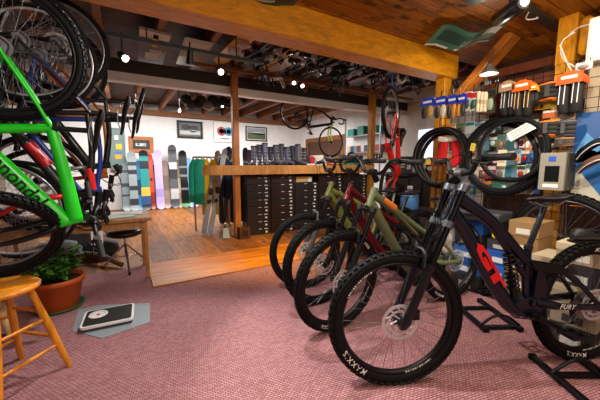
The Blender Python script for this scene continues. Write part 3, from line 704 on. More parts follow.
for k in range(20):
    a = math.pi*(k/19); t.box((-.075+.044*math.cos(a), .04+.044*math.sin(a), .0495), (.012 if k % 5 == 0 else .007, .0016, .0006), Matrix.Rotation(a, 3, 'Z'))
t.build('dial_marks', BLK, dl)
# workbench
tbp = on_z(149, 262, 0)
TX1, TY1 = tbp.x-.02, tbp.y; TH = .665
tb = empty('work_table', (TX1, TY1, 0)); tag(tb, 'worn wooden work table at the left with papers on its top', 'table')
WDT = mat('#b07c42', .6, 0, 'wood')
MB().bx(-1.25, .03, -.62, .03, TH-.035, TH).build('tabletop', WDT, tb, .004)
MB().bx(-1.2, -.01, -.58, -.56, TH-.11, TH-.036).bx(-1.2, -.01, -.02, 0, TH-.11, TH-.036).build('apron', WDT, tb)
for x in (-1.2, -.03):
    for y in (-.56, -.02): MB().box((x, y, (TH-.04)/2), (.036, .036, TH-.04)).build('leg', WDT, tb, .004)
for i, (x, y, w_, h_, r_, cc, lb) in enumerate(((-.28, -.42, .30, .22, .2, '#cfe3da', 'pale mint plastic sleeve lying on the work table'), (-.20, -.22, .34, .24, -.1, '#e6ebec', 'white papers lying at the back of the work table'),
        (-.62, -.40, .30, .21, .5, '#d6dcd8', 'grey-white sheet on the work table near the hung bikes'))):
    o = MB().box((0, 0, .006), (w_, h_, .010)).build('paper_stack', mat(cc, .6), None, .002); o.location = (TX1+x, TY1+y, TH+.001); o.rotation_euler.z = r_; tag(o, lb, 'papers')
# black work stool
bp = on_z(127, 268, 0)
bs = empty('round_stool', (bp.x, bp.y, 0)); tag(bs, 'low black round stool on a chrome tripod beside the work table', 'stool')
MB().lathe([(0, .39), (.14, .39), (.18, .41), (.185, .445), (.165, .465), (0, .472)], axis='z', n=36).build('seat', mat('#15161a', .35), bs)
MB().tube([(0, 0, .14), (0, 0, .41)], .014, 12).build('post', STEEL, bs)
for k in range(3):
    a = 2*math.pi*k/3+.6; d = Vector((math.cos(a), math.sin(a), 0))
    l = MB().tube([Vector((0, 0, .30)), d*.10+Vector((0, 0, .2)), d*.27+Vector((0, 0, .015))], .012, 8).tube([Vector((0, 0, .15)), d*.15+Vector((0, 0, .13))], .006, 6).build('leg', STEEL, bs)
    MB().tube([d*.255+Vector((0, 0, .02)), d*.285+Vector((0, 0, .012))], .014, 8).build('rubber_foot', RUB, l)
# clutter under the table and behind the plant
def lump(name, c, r, cc, lab, cat, seed=1, kind='fabric'):
    rn = random.Random(seed); m = MB(); rings = []
    for i in range(1, 10):
        t = math.pi*i/10; ring = []
        for k in range(18):
            a = 2*math.pi*k/18; q = 1+.16*math.sin(3*a+seed)*math.sin(t*2+seed)+rn.uniform(-.07, .07)
            ring.append(Vector((r[0]*math.sin(t)**.7*math.cos(a)*q, r[1]*math.sin(t)**.7*math.sin(a)*q, r[2]*(1-math.cos(t))*.5*2-0)))
        rings.append(ring)
    mn = min(p.z for ring in rings for p in ring)
    for ring in rings:
        for p in ring: p.z -= mn
    m.loft(rings); o = m.build(name, mat(cc, .7, 0, kind)); o.location = c; return tag(o, lab, cat)
for i, (px, py, r, cc, lb) in enumerate(((58, 262, (.26, .2, .17), '#6f7880', 'grey-blue rubber mat bundle heaped behind the potted plant'),
        (80, 248, (.22, .18, .19), '#7b8288', 'crumpled grey bag beneath the work table'), (104, 250, (.20, .16, .12), '#3b4046', 'dark grey bag under the work table beside the black stool'),
        (112, 228, (.13, .12, .16), '#b9bdc0', 'pale grey plastic bag at the back under the work table'), (38, 262, (.2, .18, .13), '#3f4a50', 'dark bundle on the floor behind the hung green bike'))):
    p = on_z(px, py+6, 0); lump('storage_bag', (p.x, p.y, 0), r, cc, lb, 'bag', i+2)
p = on_z(88, 262, 0); q = on_z(122, 268, 0)
o = MB().tube([(p.x, p.y, .10), p.lerp(q, .5)+Vector((0, .02, .10)), (q.x, q.y, .04)], [.04, .035, .03], 10).build('log', mat('#6b4328', .8, 0, 'wood')); tag(o, 'brown branch lying on the floor below the work table', 'log')
p = on_z(62, 262, 0)
o = MB().box((0, 0, .36), (.07, .035, .72)).build('timber_post', mat('#a86a34', .6, 0, 'wood'), None, .004); o.location = (p.x-.05, p.y+.28, 0); tag(o, 'short upright brown timber behind the plant under the hung bikes', 'post')
p = on_y(97, 238, 3.1)
o = MB().box((0, 0, 0), (.085, .003, .12)).build('price_tag', WHT, None, .001); o.location = p; tag(o, 'white paper price tag hanging below the nearest hung handlebars', 'tag')
o2 = MB().tube([(0, 0, .06), (.01, 0, .14)], .0015, 4).build('string', WHT, o)
# pale timbers leaning at the left edge, bucket
lp = on_z(20, 345, 0)
es = empty('wooden_easel', (lp.x-.06, lp.y+.16, 0), R_(-20)); tag(es, 'pale timber frame leaning at the left edge behind the stool', 'frame')
for x0, x1 in ((-.02, -.30), (-.30, -.45)):
    MB().tube([(x0, 0, .0), (x1, .12, .78)], [.032, .032], 4).build('timber', mat('#d2a870', .6, 0, 'wood'), es)
MB().tube([(-.09, .03, .2), (-.36, .02, .2)], .022, 4).build('cross_piece', mat('#d2a870', .6, 0, 'wood'), es)
p = on_z(4, 327, 0)
bk = empty('bucket', (p.x, p.y, 0)); tag(bk, 'white plastic bucket on the carpet behind the wooden stool', 'bucket')
MB().lathe([(0, 0), (.06, 0), (.075, .13), (.08, .13), (.08, .14), (.072, .14), (.058, .01), (0, .01)], axis='z', n=28).build('tub', WHT, bk)
MB().tube([(.078*math.cos(a), .078*math.sin(a)*.35-.05, .13-.05*math.sin(a)) for a in [math.pi*k/10 for k in range(11)]], .003, 5).build('handle', STEEL, bk)

# ================================================================ back of the shop
def picture(px0, px1, py0, py1, frm, label, fw_, paint, matc='#e8e6e0', mw=.05):
    a = on_y(px0, py0, WY-.02); b = on_y(px1, py1, WY-.02); cx, cz = (a.x+b.x)/2, (a.z+b.z)/2; w_, h_ = abs(b.x-a.x), abs(a.z-b.z)
    o = empty('framed_picture', (cx, WY-.002, cz)); tag(o, label, 'picture', 'framed pictures on the back wall')
    m = MB(); w2, h2 = w_/2, h_/2
    m.bx(-w2, w2, -.035, 0, h2-fw_, h2); m.bx(-w2, w2, -.035, 0, -h2, -h2+fw_); m.bx(-w2, -w2+fw_, -.035, 0, -h2+fw_, h2-fw_); m.bx(w2-fw_, w2, -.035, 0, -h2+fw_, h2-fw_)
    m.build('frame', frm, o, .003)
    MB().bx(-w2+fw_, w2-fw_, -.02, -.01, -h2+fw_, h2-fw_).build('mount', mat(matc, .6), o)
    pm, shapes = paint; p = MB(); iw, ih = w2-fw_-mw, h2-fw_-mw
    p.bx(-iw, iw, -.022, -.020, -ih, ih, 0)
    for (sh, x, z, a1, a2, mi) in shapes:
        if sh == 'e': p.prism([(a1*iw*math.cos(t), a2*ih*math.sin(t)) for t in [2*math.pi*k/20 for k in range(20)]], .002, Matrix(((1, 0, 0, x*iw), (0, 0, -1, -.0235), (0, 1, 0, z*ih), (0, 0, 0, 1))), mi)
        else: p.bx((x-a1)*iw, (x+a1)*iw, -.0245, -.022, (z-a2)*ih, (z+a2)*ih, mi)
    p.build('print', pm, o)
picture(128, 154, 136, 153, mat('#a8642c', .5, 0, 'wood'), 'wide brown wooden frame with small dark picture, leftmost on the back wall', .10, ([mat('#2e2a2c', .5), mat('#cfd8d2', .5), mat('#3f8f86', .5)], [('b', -.05, 0, .75, .45, 1), ('b', -.4, .1, .2, .28, 2), ('b', .45, -.05, .2, .2, 2)]), '#2b2a30', .04)
picture(176.5, 203, 120, 139, BLK, 'black framed greyscale photograph above the snowboards', .03, ([mat('#5c5e62', .5, 0, 'print'), mat('#b9bcc0', .5), mat('#26272a', .5)], [('b', 0, -.45, .95, .28, 1), ('e', -.4, .35, .4, .4, 2), ('e', .35, .3, .45, .35, 2), ('e', .3, -.2, .3, .18, 1)]), '#17181a', .03)
picture(213, 236, 121, 143, mat('#b9bcc2', .4), 'white framed poster with a red and a blue circle', .02, ([WHT, mat('#3c8fc4', .5), mat('#a53a44', .5), mat('#2d3350', .5)], [('e', -.35, .1, .5, .55, 2), ('e', .42, .1, .5, .55, 1), ('e', -.35, .1, .28, .3, 3), ('e', .42, .1, .25, .3, 3), ('b', 0, -.8, .5, .05, 3)]), '#eeeeee', .05)
picture(245.5, 267, 126, 141.5, BLK, 'black framed landscape photograph right of the wooden post', .035, ([mat('#8d94a0', .5), mat('#4c5a34', .5, 0, 'print'), mat('#c8ccd0', .5)], [('b', 0, -.4, 1, .55, 1), ('e', .2, .1, .7, .25, 2)]), '#e0e0dc', .02)
# electrical panel
a = on_y(107, 128, WY); b = on_y(126.5, 170, WY)
ep = empty('electrical_panel', ((a.x+b.x)/2, WY, (a.z+b.z)/2)); tag(ep, 'tall grey-green electrical panel on the back wall behind the hung bikes', 'electrical panel'); w_, h_ = abs(b.x-a.x), abs(a.z-b.z)
MB().bx(-w_/2, w_/2, -.13, 0, -h_/2, h_/2).build('cabinet', mat('#5f7876', .5), ep, .006)
MB().bx(-w_/2+.04, w_/2-.04, -.142, -.13, -h_/2+.05, h_/2-.05).build('door', mat('#68807f', .5), ep, .003)
MB().bx(-.02, .12, -.146, -.142, .0, .14).build('yellow_sticker', mat('#e2b52c', .5), ep); MB().bx(-.05, .10, -.146, -.142, -.26, -.14).build('orange_sticker', mat('#d8a32a', .5), ep)
MB().bx(-.04, .05, -.146, -.142, .25, .36).build('white_sticker', WHT, ep); MB().bx(-.03, .1, -.146, -.142, -.12, -.06).build('blue_sticker', mat('#3c6fc0', .5), ep)

# snowboards in a rack along the back wall
def board(px, ytop, wd, cols, bands, label, Yb=9.1, Yt=9.36, name='snowboard', cat='snowboard', grp='snowboards along the back wall', z0=PZ, lean=0, th=.012, bind=False):
    tp = on_y(px, ytop, Yt); L = math.hypot(tp.z-z0, Yt-Yb)
    o = empty(name, (tp.x-lean, Yb, z0)); tag(o, label, cat, grp)
    ax = Vector((lean, Yt-Yb, tp.z-z0)).normalized(); sx = Vector((1, 0, 0)); sx = (sx-ax*sx.dot(ax)).normalized(); nn = sx.cross(ax)
    nseg = 40; rings = []
    for i in range(nseg+1):
        t = (1-math.cos(math.pi*i/nseg))/2; e = min(t, 1-t)*L/(wd*.5)
        hw = wd/2*(math.sqrt(max(1-(1-min(e, 1))**2, 0.02)))*(1-.10*math.sin(math.pi*t))
        cv = .05*max(0, 1-min(t, 1-t)*L/.22)**2
        c = ax*(L*t)-nn*(-cv) 
        rings.append([c+sx*hw+nn*th/2, c-sx*hw+nn*th/2, c-sx*hw-nn*th/2, c+sx*hw-nn*th/2])
    m = MB(); m.loft(rings, True, True, False)
    for q in range(len(m.f)):
        seg = min(q//4, nseg-1); t = (1-math.cos(math.pi*(seg+.5)/nseg))/2
        m.m[q] = next((mi for (lo, hi, mi) in bands if lo <= t < hi), 0)
    b = m.build('deck', [mat(c_, .3) for c_ in cols], o)
    if wd < .15 or bind:
        k = MB(); c = ax*(L*.47)-nn*.03; k.box(c, (.06, .05, .30) if wd < .15 else (.16, .07, .14)); k.build('binding', mat('#2c2d31', .5), o)
    return o
SB = [(124, 163, .24, ['#728088', '#2c3a44'], [(.3, .36, 1), (.5, .56, 1), (.8, .86, 1)], 'white snowboard with black zigzag bars at the left end of the rack'),
      (131, 151.5, .25, ['#8e999d', '#2a3136', '#c4cfd2'], [(.1, .2, 1), (.35, .42, 1), (.62, .68, 1), (.76, .83, 1)], 'tall white snowboard with black stripes below the brown framed picture'),
      (137, 161, .22, ['#2f7fae', '#1b3c66'], [(.3, .6, 1)], 'blue snowboard between the striped white one and the teal one'),
      (143, 150.5, .28, ['#18232e', '#1f8a8a', '#d6b04a', '#274f86'], [(.1, .25, 3), (.25, .4, 2), (.4, .7, 1), (.82, .9, 1)], 'dark snowboard with teal and yellow patches'),
      (149.5, 154, .13, ['#c8432c', '#8c2418'], [(0, .3, 1)], 'narrow red snowboard edge showing beside the lavender one'),
      (157, 150, .26, ['#b5a6d6', '#9d8cc8'], [(.2, .35, 1)], 'plain lavender snowboard in the blue rack'),
      (164, 161, .20, ['#8a7468', '#6c5a52'], [(.4, .7, 1)], 'brown-grey snowboard behind the lavender one'),
      (171.5, 145, .27, ['#4a4c54', '#b4b4bc', '#22242a'], [(.15, .32, 1), (.48, .62, 2), (.62, .74, 1), (.86, .93, 2)], 'tallest snowboard, charcoal with two white blocks'),
      (177, 160, .18, ['#a08a78', '#c7b7a0'], [(.3, .6, 1)], 'tan snowboard edge beside the tallest snowboard'),
      (182, 150.5, .27, ['#0e1014', '#4c9a3c', '#6d767c'], [(.02, .07, 1), (.3, .33, 2), (.55, .58, 2), (.7, .73, 2)], 'black snowboard speckled with white and green tips'),
      (188, 158, .18, ['#7fb0dc', '#5a86c0'], [(.2, .5, 1)], 'light blue snowboard at the right of the black speckled one'),
      (192.5, 161, .17, ['#7c6d96', '#5a4a70'], [(.3, .7, 1)], 'dusty purple snowboard at the right end of the blue rack')]
for k, (px, yt, wd, cols, bands, lb) in enumerate(SB):
    board(px, yt, wd*.84 if wd > .2 else wd, cols, bands, lb, 9.08-.03*(k % 2), 9.36-.06*(k % 2))
a = on_y(121, 167, 9.4); b = on_y(197, 168, 9.4)
br_ = empty('board_rack', ((a.x+b.x)/2, 9.38, PZ)); tag(br_, 'blue padded rail of the snowboard rack on the back wall', 'rack')
hl = (b.x-a.x)/2; zz = a.z-PZ
MB().box((0, .06, zz), (hl*2, .05, .12)).build('padded_rail', mat('#2343a8', .6), br_, .01)
for s_ in (-1, 1): MB().box((s_*hl, .08, zz/2), (.05, .05, zz)).build('upright', DKM, br_)
# low skis and boards behind the rail
SK = [(217, 151, .12, '#2b2d34', 'dark ski standing behind the rail, left of the tall pair'), (222.5, 153, .12, '#5a5e66', 'slate ski behind the rail'),
      (228, 147, .14, '#1f2228', 'broad black ski behind the rail, just left of the wooden post'), (232, 149, .12, '#3b3e46', 'charcoal ski touching the left side of the wooden post'), (244.5, 148, .12, '#2a2430', 'black ski just right of the wooden post'), (248.5, 150, .11, '#50465e', 'purple-grey ski second from the post on its right side')]
for k, (px, yt, wd, cc, lb) in enumerate(SK):
    board(px, yt, wd, [cc, '#8a9098'], [(.8, .83, 1)], lb, RY+1.3, RY+1.5, 'ski', 'ski', 'skis behind the rail', bind=False)
# jackets and trousers on a rail
a = on_y(193, 157, RY+.95); b = on_y(228, 157, RY+.95)
cr = empty('clothes_rail', ((a.x+b.x)/2, RY+.95, PZ)); tag(cr, 'tan clothes rail carrying teal and yellow garments', 'clothes rail')
hl = (b.x-a.x)/2; zz = a.z-PZ
MB().tube([(-hl, 0, zz), (hl, 0, zz)], .018, 8).build('rail', mat('#a08a70', .4), cr)
for s_ in (-1, 1): MB().tube([(s_*hl, 0, 0), (s_*hl, 0, zz)], .018, 8).build('upright', mat('#a08a70', .4), cr)
def garment(px, w_, z1, z0, cc, lb, legs=False, seed=0):
    Yg = RY+.95-(.12 if seed in (1, 4) else 0); p = on_y(px, 158, Yg); o = empty('jacket' if not legs else 'ski_trousers', (p.x, Yg, 0)); tag(o, lb, 'jacket' if not legs else 'trousers', 'garments on the clothes rail')
    m = MB(); rn = random.Random(seed)
    def tubeish(x0, w0, w1, za, zb, dx):
        rings = []
        for i in range(9):
            t = i/8; hw = (w0+(w1-w0)*t)/2*(.55 if i == 0 else 1); ring = []
            for k in range(16):
                a = 2*math.pi*k/16; q = 1+.10*math.sin(5*a+seed+t*2)
                ring.append(Vector((x0+dx*t+hw*math.cos(a)*q, .09*math.sin(a)*q, za+(zb-za)*t)))
            rings.append(ring)
        m.loft(rings)
    if legs: tubeish(-w_*.24, w_*.5, w_*.42, z1, z0, -.02); tubeish(w_*.24, w_*.5, w_*.42, z1, z0, .02)
    else: tubeish(0, w_*.8, w_*.8, z1, z0+.06, 0)
    m.build('cloth', mat(cc, .7, 0, 'fabric'), o)
    if not legs:
        for s_ in (-1, 1):
            k = MB(); k.tube(catmull([(s_*w_*.30, 0, z1-.03), (s_*w_*.48, 0, z1-.18), (s_*w_*.52, 0, z0+.10)]), [.05]*5+[.055]*4+[.05]*4, 10); k.build('sleeve', mat(cc, .7, 0, 'fabric'), o)
    MB().tube([(-w_*.3, 0, z1-.02), (0, 0, z1+.03), (w_*.3, 0, z1-.02)], .007, 6).build('hanger', DKM, o); return o
zr = a.z
garment(199.5, .30, zr-.04, .45, '#16b89a', 'bright teal ski jacket hanging at the left of the clothes rail', seed=1)
garment(196.5, .16, zr-.05, .62, '#1c2c48', 'navy jacket hanging at the left end of the clothes rail', seed=2)
garment(203.5, .16, zr-.05, .60, '#1f6b4a', 'dark green jacket between the teal jacket and the yellow trousers', seed=3)
garment(209, .30, zr-.04, .30, '#f0c40c', 'bright yellow ski trousers hanging on the clothes rail', True, seed=4)
garment(220, .2, zr-.05, .55, '#15202c', 'black jacket right of the yellow trousers', seed=5)
garment(226.5, .18, zr-.05, .50, '#1d2f56', 'navy blue jacket at the right end of the clothes rail', seed=6)
# boot counter
e0 = on_y(203, 170, RY-.11); e1 = on_y(373, 168, RY-.11)
ZT = 1.215
ct = empty('boot_counter', (e0.x, RY, ZT)); tag(ct, 'long pale wooden counter rail between the posts, boots on top', 'counter')
HW = mat('#c48a48', .5, 0, 'wood')
MB().bx(0, e1.x-e0.x, -.11, -.055, -.155, 0).build('front_rail', HW, ct, .004)
MB().bx(P1.x-e0.x+.06, P2.x-e0.x-.08, -.054, .36, -.03, 0).build('counter_top', HW, ct, .003)
MB().bx(P1.x-e0.x+.06, e1.x-e0.x, .30, .36, -1.0, -.03).build('back_panel', mat('#2a1c14', .7, 0, 'wood'), ct)
def boot(px, cc, acc, lb, h=.29, Y=4.95, s=1, name='ski_boot', cat='boot', grp='ski boots on the counter', rot=0):
    p = on_y(px, 165, Y); o = empty(name, (p.x, Y, ZT+.001), rot); tag(o, lb, cat, grp)
    m = MB(); rings = []
    for (y, z, a_, b_) in ((-.02, .03, .045, .06), (-.015, .10, .044, .055), (0, .17, .046, .055), (.005, .24, .05, .062), (.0, h, .046, .060)):
        rings.append([Vector((a_*math.cos(2*math.pi*k/14), y+b_*math.sin(2*math.pi*k/14)+.02, z+(.015 if math.sin(2*math.pi*k/14) > 0 and z > .2 else 0))) for k in range(14)])
    m.loft(rings)
    rings = []
    for (y, hw, hh) in ((.07, .03, .05), (.05, .042, .075), (-.02, .045, .085), (-.08, .046, .065), (-.14, .042, .045), (-.165, .02, .03)):
        rings.append([Vector((hw*math.cos(2*math.pi*k/14), y, .02+max(0, hh*(.5+.5*math.sin(2*math.pi*k/14)))))for k in range(14)])
    m.loft(rings); m.build('shell', mat(cc, .35), o)
    MB().bx(-.04, .04, -.16, .075, 0, .022).build('sole', mat('#1b1c20', .7), o, .004)
    MB().lathe([(.046, h-.02), (.054, h-.015), (.052, h+.02), (.040, h+.015)], (0, .02, 0), 'z', 14).build('liner', mat('#2b2d33', .8, 0, 'fabric'), o)
    for z in (.06, .12, .19, .24):
        MB().box((0, -.055-(.05 if z < .1 else 0), z), (.06, .03, .012)).build('buckle', mat(acc, .35, .5), o, .003)
    return o
BC = [('#6a6a80', '#b8bcc4', 'slate boot at the left end of the counter'), ('#484a5c', '#9a9ea8', 'dark boot second from the left on the counter'), ('#7a7896', '#c2c2d0', 'violet-grey boot third from the left'),
      ('#3a3a48', '#8e8a9e', 'black boot in the middle-left of the boot row'), ('#6a6880', '#d0d0da', 'pale violet boot with bright buckles'), ('#50505e', '#b0b0b8', 'charcoal boot beside the pale violet boot'),
      ('#62627e', '#c8c8d2', 'blue-grey boot in the middle of the row'), ('#1f2026', '#a2a2aa', 'black boot right of the blue-grey one'), ('#5a5a68', '#c8ccd2', 'grey boot near the right end of the boot row'), ('#30303c', '#b2b6be', 'last dark boot before the red caps')]
for k, (c1, c2, lb) in enumerate(BC): boot(254+5.6*k, c1, c2, lb, .31+.03*((k*7) % 3), RY+.06+.09*(k % 2), rot=((k*37) % 9-4)*.12)
# small goods on the right part of the counter
def cap(px, cc, lb, r=.085, Y=RY+.14, h=.16):
    p = on_y(px, 165, Y); o = empty('knit_cap', (p.x, Y, ZT+.001)); tag(o, lb, 'cap', 'caps on the counter')
    MB().lathe([(r, 0), (r*1.04, .03), (r*.97, .05), (r*.9, .09), (r*.55, h), (0, h+.02)], axis='z', n=20).build('crown', mat(cc, .8, 0, 'fabric'), o)
    MB().lathe([(r*1.03, .001), (r*1.1, .015), (r*1.03, .032)], axis='z', n=20).build('brim', WHT, o)
cap(306.5, '#3a2a30', 'dark maroon cap right of the ski boots'); cap(312, '#c2182a', 'red cap with white brim on the counter'); cap(317, '#d8d6d8', 'white cap beside the red cap', .07, RY+.08, .11)
cap(323, '#b8bcc4', 'light grey cap in the middle of the counter', .07, RY+.06, .12)
def helmet(px, py, cc, lb, Y=RY+.16):
    p = on_y(px, 165, Y); o = empty('helmet', (p.x, Y, ZT+.001)); tag(o, lb, 'helmet', 'helmets on the counter')
    m = MB(); rings = []
    for i in range(8):
        t = math.pi/2*i/7.3; rings.append([Vector((.11*math.cos(t)*math.cos(a), .14*math.cos(t)*math.sin(a), .02+.15*math.sin(t))) for a in [2*math.pi*k/20 for k in range(20)]])
    m.loft(rings); m.build('shell', mat(cc, .3), o)
    v = MB()
    for sx in (-.05, 0, .05): v.tube(catmull([(sx, -.12, .09), (sx, -.05, .162-abs(sx)*.35), (sx, .05, .162-abs(sx)*.35), (sx, .11, .09)]), .010, 6)
    v.build('vents', mat('#222', .6) if False else BLK, o)
    MB().tube(catmull([(-.1, 0, .03), (-.05, -.05, .0), (.05, -.05, .0), (.1, 0, .03)]), .006, 6).build('strap', BLK, o)
helmet(330, 150, '#ee6a1c', 'orange helmet on the counter'); helmet(337.5, 150, '#e8c21a', 'yellow helmet on the counter right of the orange one', RY+.1)
for k, px in enumerate((344, 348.5, 353, 357.5, 362)):
    p = on_y(px, 165, RY+.1); o = empty('inline_skate', (p.x, RY+.1, ZT+.001)); o.scale = (1.2, 1.2, 1.2); tag(o, 'dark inline skate with green wheels, %s in the row by the right post' % ('first', 'second', 'third', 'fourth', 'fifth')[k], 'skate', 'inline skates on the counter')
    m = MB(); m.tube([(0, .03, .06), (0, .02, .12), (0, .03, .17)], [.035, .032, .038], 12); m.tube([(0, .06, .07), (0, -.04, .07), (0, -.09, .06)], [.03, .033, .02], 12); m.build('boot', mat('#1c2438', .4), o)
    for y in (-.07, -.02, .03, .075): MB().lathe([(0, -.01), (.018, -.012), (.022, 0), (.018, .012), (0, .01)], (0, y, .022), 'x', 14).build('wheel', mat('#25b04a', .4), o)
    MB().box((0, 0, .038), (.014, .19, .02)).build('skate_frame', ALU, o)
p = on_y(352.5, 149, RY+.25)
o = empty('wheel_cover', (p.x, RY+.28, ZT+.001)); tag(o, 'round black and white striped disc standing behind the skates', 'disc')
MB().lathe([(.07, -.02), (.13, -.03), (.145, 0), (.13, .03), (.07, .02)], (0, 0, .145), 'y', 36, True).build('outer_ring', BLK, o)
MB().lathe([(.075, -.032), (.1, -.036), (.1, -.03), (.075, -.026)], (0, 0, .145), 'y', 36, True).build('white_ring', WHT, o)
MB().lathe([(0, -.03), (.06, -.034), (.07, -.02), (.07, .02), (0, .02)], (0, 0, .145), 'y', 30).build('hub_cap', mat('#9fb4c8', .3), o)
p = on_y(299.5, 163, RY+.25)
o = MB().prism(rrect(.10, .36, .045), .012, Matrix(((1, 0, 0, 0), (0, 0, -1, 0), (0, 1, 0, .185), (0, 0, 0, 1)))).build('small_board', mat('#caa870', .5, 0, 'wood'), None, .003); o.location = (p.x, RY+.25, ZT+.001); o.rotation_euler.x = R_(4); tag(o, 'tan rounded board standing behind the ski boots', 'board')

# shoe boxes below the counter
BXM = [mat('#221c1a', .5), mat('#e4e4e0', .5), mat('#2c1512', .5)]
cols = [(247, 271), (271, 295), (295, 318.5), (318.5, 343), (343, 367)]; cn = ('left', 'second', 'middle', 'fourth', 'right'); on_ = ('bottom', 'second from the bottom', 'third from the bottom', 'fourth from the bottom', 'fifth from the bottom', 'sixth from the bottom', 'seventh from the bottom', 'top')
BH = .128; rn = random.Random(5)
for ci, (xa, xb) in enumerate(cols):
    xl, xr = on_y(xa, 200, RY).x, on_y(xb, 200, RY).x; nb = 8 if ci != 2 else 7
    for r in range(nb):
        w_ = (xr-xl)-.012; j = rn.uniform(-.008, .008)
        o = empty('shoe_box', ((xl+xr)/2+j*.5, RY+.005+j, PZ+.001+r*BH)); tag(o, 'dark shoe box, %s in the %s column' % (on_[r] if r < nb-1 else 'top', cn[ci]), 'box', 'shoe boxes stacked under the counter')
        MB().bx(-w_/2+.004, w_/2-.004, 0, .28, 0, BH-.012).build('carton', BXM[0] if ci % 2 == 0 else BXM[2], o, .002)
        l = MB().bx(-w_/2, w_/2, -.004, .284, BH-.045, BH-.004).build('lid', BXM[0], o, .002)
        m = MB(); sh = rn.uniform(0, .02)
        m.bx(w_/2-.09-sh, w_/2-.05-sh, -.0015, .0, .025, .055, 0)
        m.bx(w_/2-.11-sh, w_/2-.05-sh, -.0058, -.004, BH-.036, BH-.022, 0); m.bx(-w_/2+.2, -w_/2+.26, -.0058, -.004, BH-.03, BH-.023, 0)
        m.build('end_label', WHT, o)
xl, xr = on_y(297, 186, RY).x, on_y(313, 186, RY).x
o = empty('cardboard_box', ((xl+xr)/2, RY+.03, PZ+7*BH+.002)); tag(o, 'small tan cardboard box on top of the middle column of shoe boxes', 'box')
hw = (xr-xl)/2
MB().bx(-hw, hw, 0, .2, 0, .004).bx(-hw, hw, 0, .004, 0, .10).bx(-hw, hw, .196, .2, 0, .10).bx(-hw, -hw+.004, 0, .2, 0, .10).bx(hw-.004, hw, 0, .2, 0, .10).build('carton', mat('#c39a66', .7), o)
MB().bx(hw-.09, hw-.02, -.002, 0, .01, .09).build('side_label', WHT, o)
FC = [('#7a3f74', 'plum'), ('#2a3a5c', 'navy'), ('#b8b4b0', 'pale grey'), ('#8a2c4c', 'crimson'), ('#30405a', 'steel blue'), ('#9c8fa8', 'lilac'), ('#3a2c34', 'dark brown')]
for k, (cc, nm) in enumerate(FC):
    px = 251+6.6*k; p = on_y(px, 182, RY+.1)
    if ci and 1:
        o = empty('folded_garment', (p.x, RY+.14, PZ+(8 if k < 7 else 7)*BH+.001)); tag(o, '%s folded garment lying on the shoe boxes under the counter' % nm, 'garment', 'folded garments on the shoe boxes')
        for q in range(2):
            MB().box((0, 0, .018+.036*q), (.10, .2, .034)).build('fold', mat(cc, .8, 0, 'fabric'), o, .012, 2)
# skis leaning on the front rail, bin, dustpan, stick
def lean_ski(p0, p1, wd, cc, lb, name='ski'):
    a = on_y(p0[0], p0[1], p0[2]); 
    a = on_z(p0[0], p0[1], PZ); d_ = on_y(p1[0], p1[1], max(a.y+.25, RY-.02) if p1[2] == 0 else p1[2])
    ax = (d_-a); L = ax.length; ax.normalize(); sx = Vector((1, -.15, 0)); sx = (sx-ax*sx.dot(ax)).normalized(); nn = sx.cross(ax)
    o = empty(name, a); tag(o, lb, 'ski', 'skis leaning on the front of the rail')
    rings = []
    for i in range(25):
        t = (1-math.cos(math.pi*i/24))/2; e = min(t, 1-t)*L/(wd*.7); hw = wd/2*math.sqrt(max(1-(1-min(e, 1))**2, .03))*(1-.2*math.sin(math.pi*t)); cv = .07*max(0, 1-t*L/.16)**2+.05*max(0, 1-(1-t)*L/.16)**2
        c = ax*L*t-nn*cv*(-1); rings.append([c+sx*hw+nn*.006, c-sx*hw+nn*.006, c-sx*hw-nn*.006, c+sx*hw-nn*.006])
    MB().loft(rings, True, True, False).build('ski_body', mat(cc, .3), o)
    k = MB(); k.box(ax*L*.5+nn*.02, (wd*.7, .03, .12)); k.box(ax*L*.38+nn*.02, (wd*.6, .03, .06)); k.build('binding', mat('#2f3136', .5), o); return o
lean_ski((203.5, 234, 3.7), (218, 151, 0), .10, '#85868c', 'wide grey ski leaning on the rail, left of the pair')
lean_ski((210, 233.5, 3.7), (225, 149, 0), .10, '#8d9097', 'wide grey ski leaning on the rail, right of the front pair')
lean_ski((227.5, 224, 3.9), (232, 150, 0), .07, '#8a5a34', 'narrow brown wooden ski leaning beside the wooden post')
p = on_z(227, 239, PZ)
o = empty('dustpan', (p.x, p.y+.03, PZ), R_(-8)); tag(o, 'grey metal dustpan standing at the foot of the wooden post', 'dustpan')
MB().prism([(-.06, 0), (.06, 0), (.045, .18), (-.035, .18)], .01, Matrix(((1, 0, 0, 0), (0, .5, -.86, 0), (0, .86, .5, .005), (0, 0, 0, 1)))).build('pan', mat('#6c7474', .5, .3), o)
MB().tube([(0, .10, .15), (.005, .12, .22)], .012, 8).build('handle', BLK, o)
p = on_z(241, 238, PZ)
o = empty('waste_bin', (p.x+.03, p.y-.04, PZ+.001), .1); tag(o, 'small dark wooden bin at the foot of the wooden post', 'bin')
BNM = mat('#4a2c18', .6, 0, 'wood')
m = MB()
for s_ in (-1, 1): m.bx(s_*.085-.005, s_*.085+.005, -.07, .07, 0, .2); m.bx(-.08, .08, s_*.065-.005, s_*.065+.005, 0, .2)
m.bx(-.08, .08, -.06, .06, 0, .01); m.build('bin_body', BNM, o); MB().bx(-.05, .05, -.0735, -.071, .05, .15).build('front_plate', mat('#2b1a10', .5), o)

